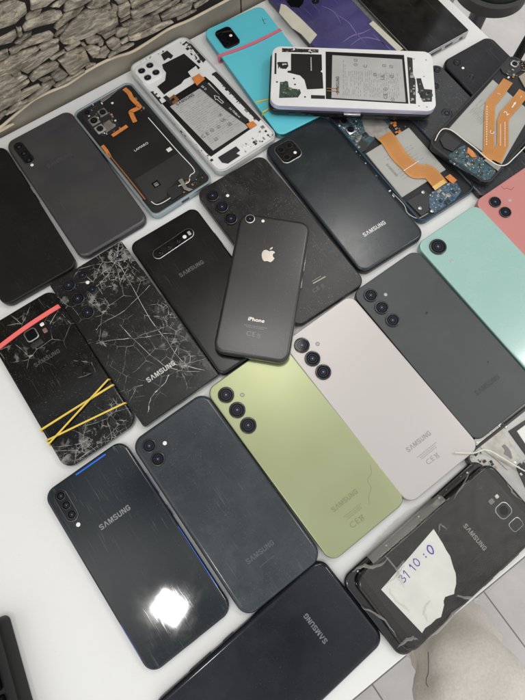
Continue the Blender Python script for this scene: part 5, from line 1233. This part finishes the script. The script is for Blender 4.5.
# black tube frame of a chair, upper right
a = W(509, 62, -400); c = W(531, 12, -400)
ch = empty('chair', (a.x+c.x)/2, (a.y+c.y)/2, fz); tag(ch, 'black metal chair frame tube seen past the upper right phones', 'chair')
o_ = Vector(((a.x+c.x)/2, (a.y+c.y)/2, fz)); pa = Vector((a.x, a.y, -400)); pc = Vector((c.x, c.y, -400)); d = (pc-pa).normalized()
path = [pa-d*120+Vector((0, 0, -330)), pa-d*110, pa-d*60, pc+d*60, pc+d*140, pc+d*170+Vector((0, 0, -340))]
mk('tube_frame', *g_tube([v_-o_ for v_ in path], 10.5, 12), mat('black_tube', (.008, .008, .009), .25, metal=.2), ch)
sd = Vector((d.y, -d.x, 0))
mk('side_rail', *g_tube([pa-d*70+sd*15-o_-Vector((0, 0, 6)), pc+d*80+sd*15-o_-Vector((0, 0, 6))], 4.0, 10), M['tin'], ch)
mk('seat', *g_rings(380, 380, 40, bev(0, 40, 12, 4), 6, (sd*225+pa*0).x, (sd*225).y), mat('chair_seat', (.03, .03, .03), .6), ch)
ch.children[-1].location = (0, 0, .32)

# ------------------------------------------------------------------ seated person: one leg in pale fleece trousers
def skin(name, pts, rad, m, parent=None, lv=2):
    me = bpy.data.meshes.new(name); me.from_pydata([tuple(c*S for c in q) for q in pts], [(i, i+1) for i in range(len(pts)-1)], [])
    o = bpy.data.objects.new(name, me); COL.objects.link(o)
    o.modifiers.new('s', 'SKIN'); 
    if not me.skin_vertices: me.attributes.new('skin', 'FLOAT', 'POINT') if False else None
    sv = me.skin_vertices[0].data if me.skin_vertices else None
    for i, r in enumerate(rad): sv[i].radius = (r*S, r*S)
    sv[0].use_root = True
    ss = o.modifiers.new('u', 'SUBSURF'); ss.levels = lv; ss.render_levels = lv
    dg = bpy.context.evaluated_depsgraph_get(); me2 = bpy.data.meshes.new_from_object(o.evaluated_get(dg)); me2.name = name
    bpy.data.objects.remove(o)
    me2.materials.clear(); me2.materials.append(m); me2.polygons.foreach_set('use_smooth', [True]*len(me2.polygons))
    q = bpy.data.objects.new(name, me2); COL.objects.link(q)
    if parent: q.parent = parent
    return q
fleece = mat('pale_fleece', (.68, .635, .575), .95, col2=(.61, .57, .515), nscale=330, bump=1.0, bscale=300)
kz_ = -190
def lp(px, py, z): q = W(px, py, z); return (q.x, q.y, z)
knee = lp(462, 655, kz_-60); hip = lp(520, 900, kz_-40); mid = lp(490, 770, kz_-45)
ank = (knee[0]+20, knee[1]+40, -690); shin = (knee[0]+10, knee[1]+30, -470); toe = (knee[0]-20, knee[1]+190, -725)
pr = skin('person', [hip, mid, knee, shin, ank, toe], [78, 66, 52, 48, 34, 30], mat('skin', (.45, .28, .2), .5))
tag(pr, 'person sitting at the table, one knee in pale beige fleece trousers at the lower right', 'person')
tr_ = skin('trousers', [hip, lp(505, 830, kz_-40), mid, lp(476, 710, kz_-48), knee, shin, (ank[0], ank[1], -640)], [96, 90, 82, 74, 62, 62, 56], fleece, pr, 3)
tex = bpy.data.textures.new('folds', 'CLOUDS'); tex.noise_scale = .045
dm = tr_.modifiers.new('folds', 'DISPLACE'); dm.texture = tex; dm.strength = .030; dm.mid_level = .5
hp = [W(a, c, kz_+5) for a, c in ((426, 650), (427, 656), (427.6, 662), (428.2, 668), (428.3, 674), (427.3, 679), (427.4, 684), (430, 689))]
o = mk('thread', *g_tube([Vector((q.x-hp[0].x, q.y-hp[0].y, -i*2)) for i, q in enumerate(hp)], .45, 6), M['ink']); o.location = (hp[0].x*S, hp[0].y*S, (kz_+12)*S)
tag(o, 'fine dark thread lying on the pale beige trousers', 'thread')
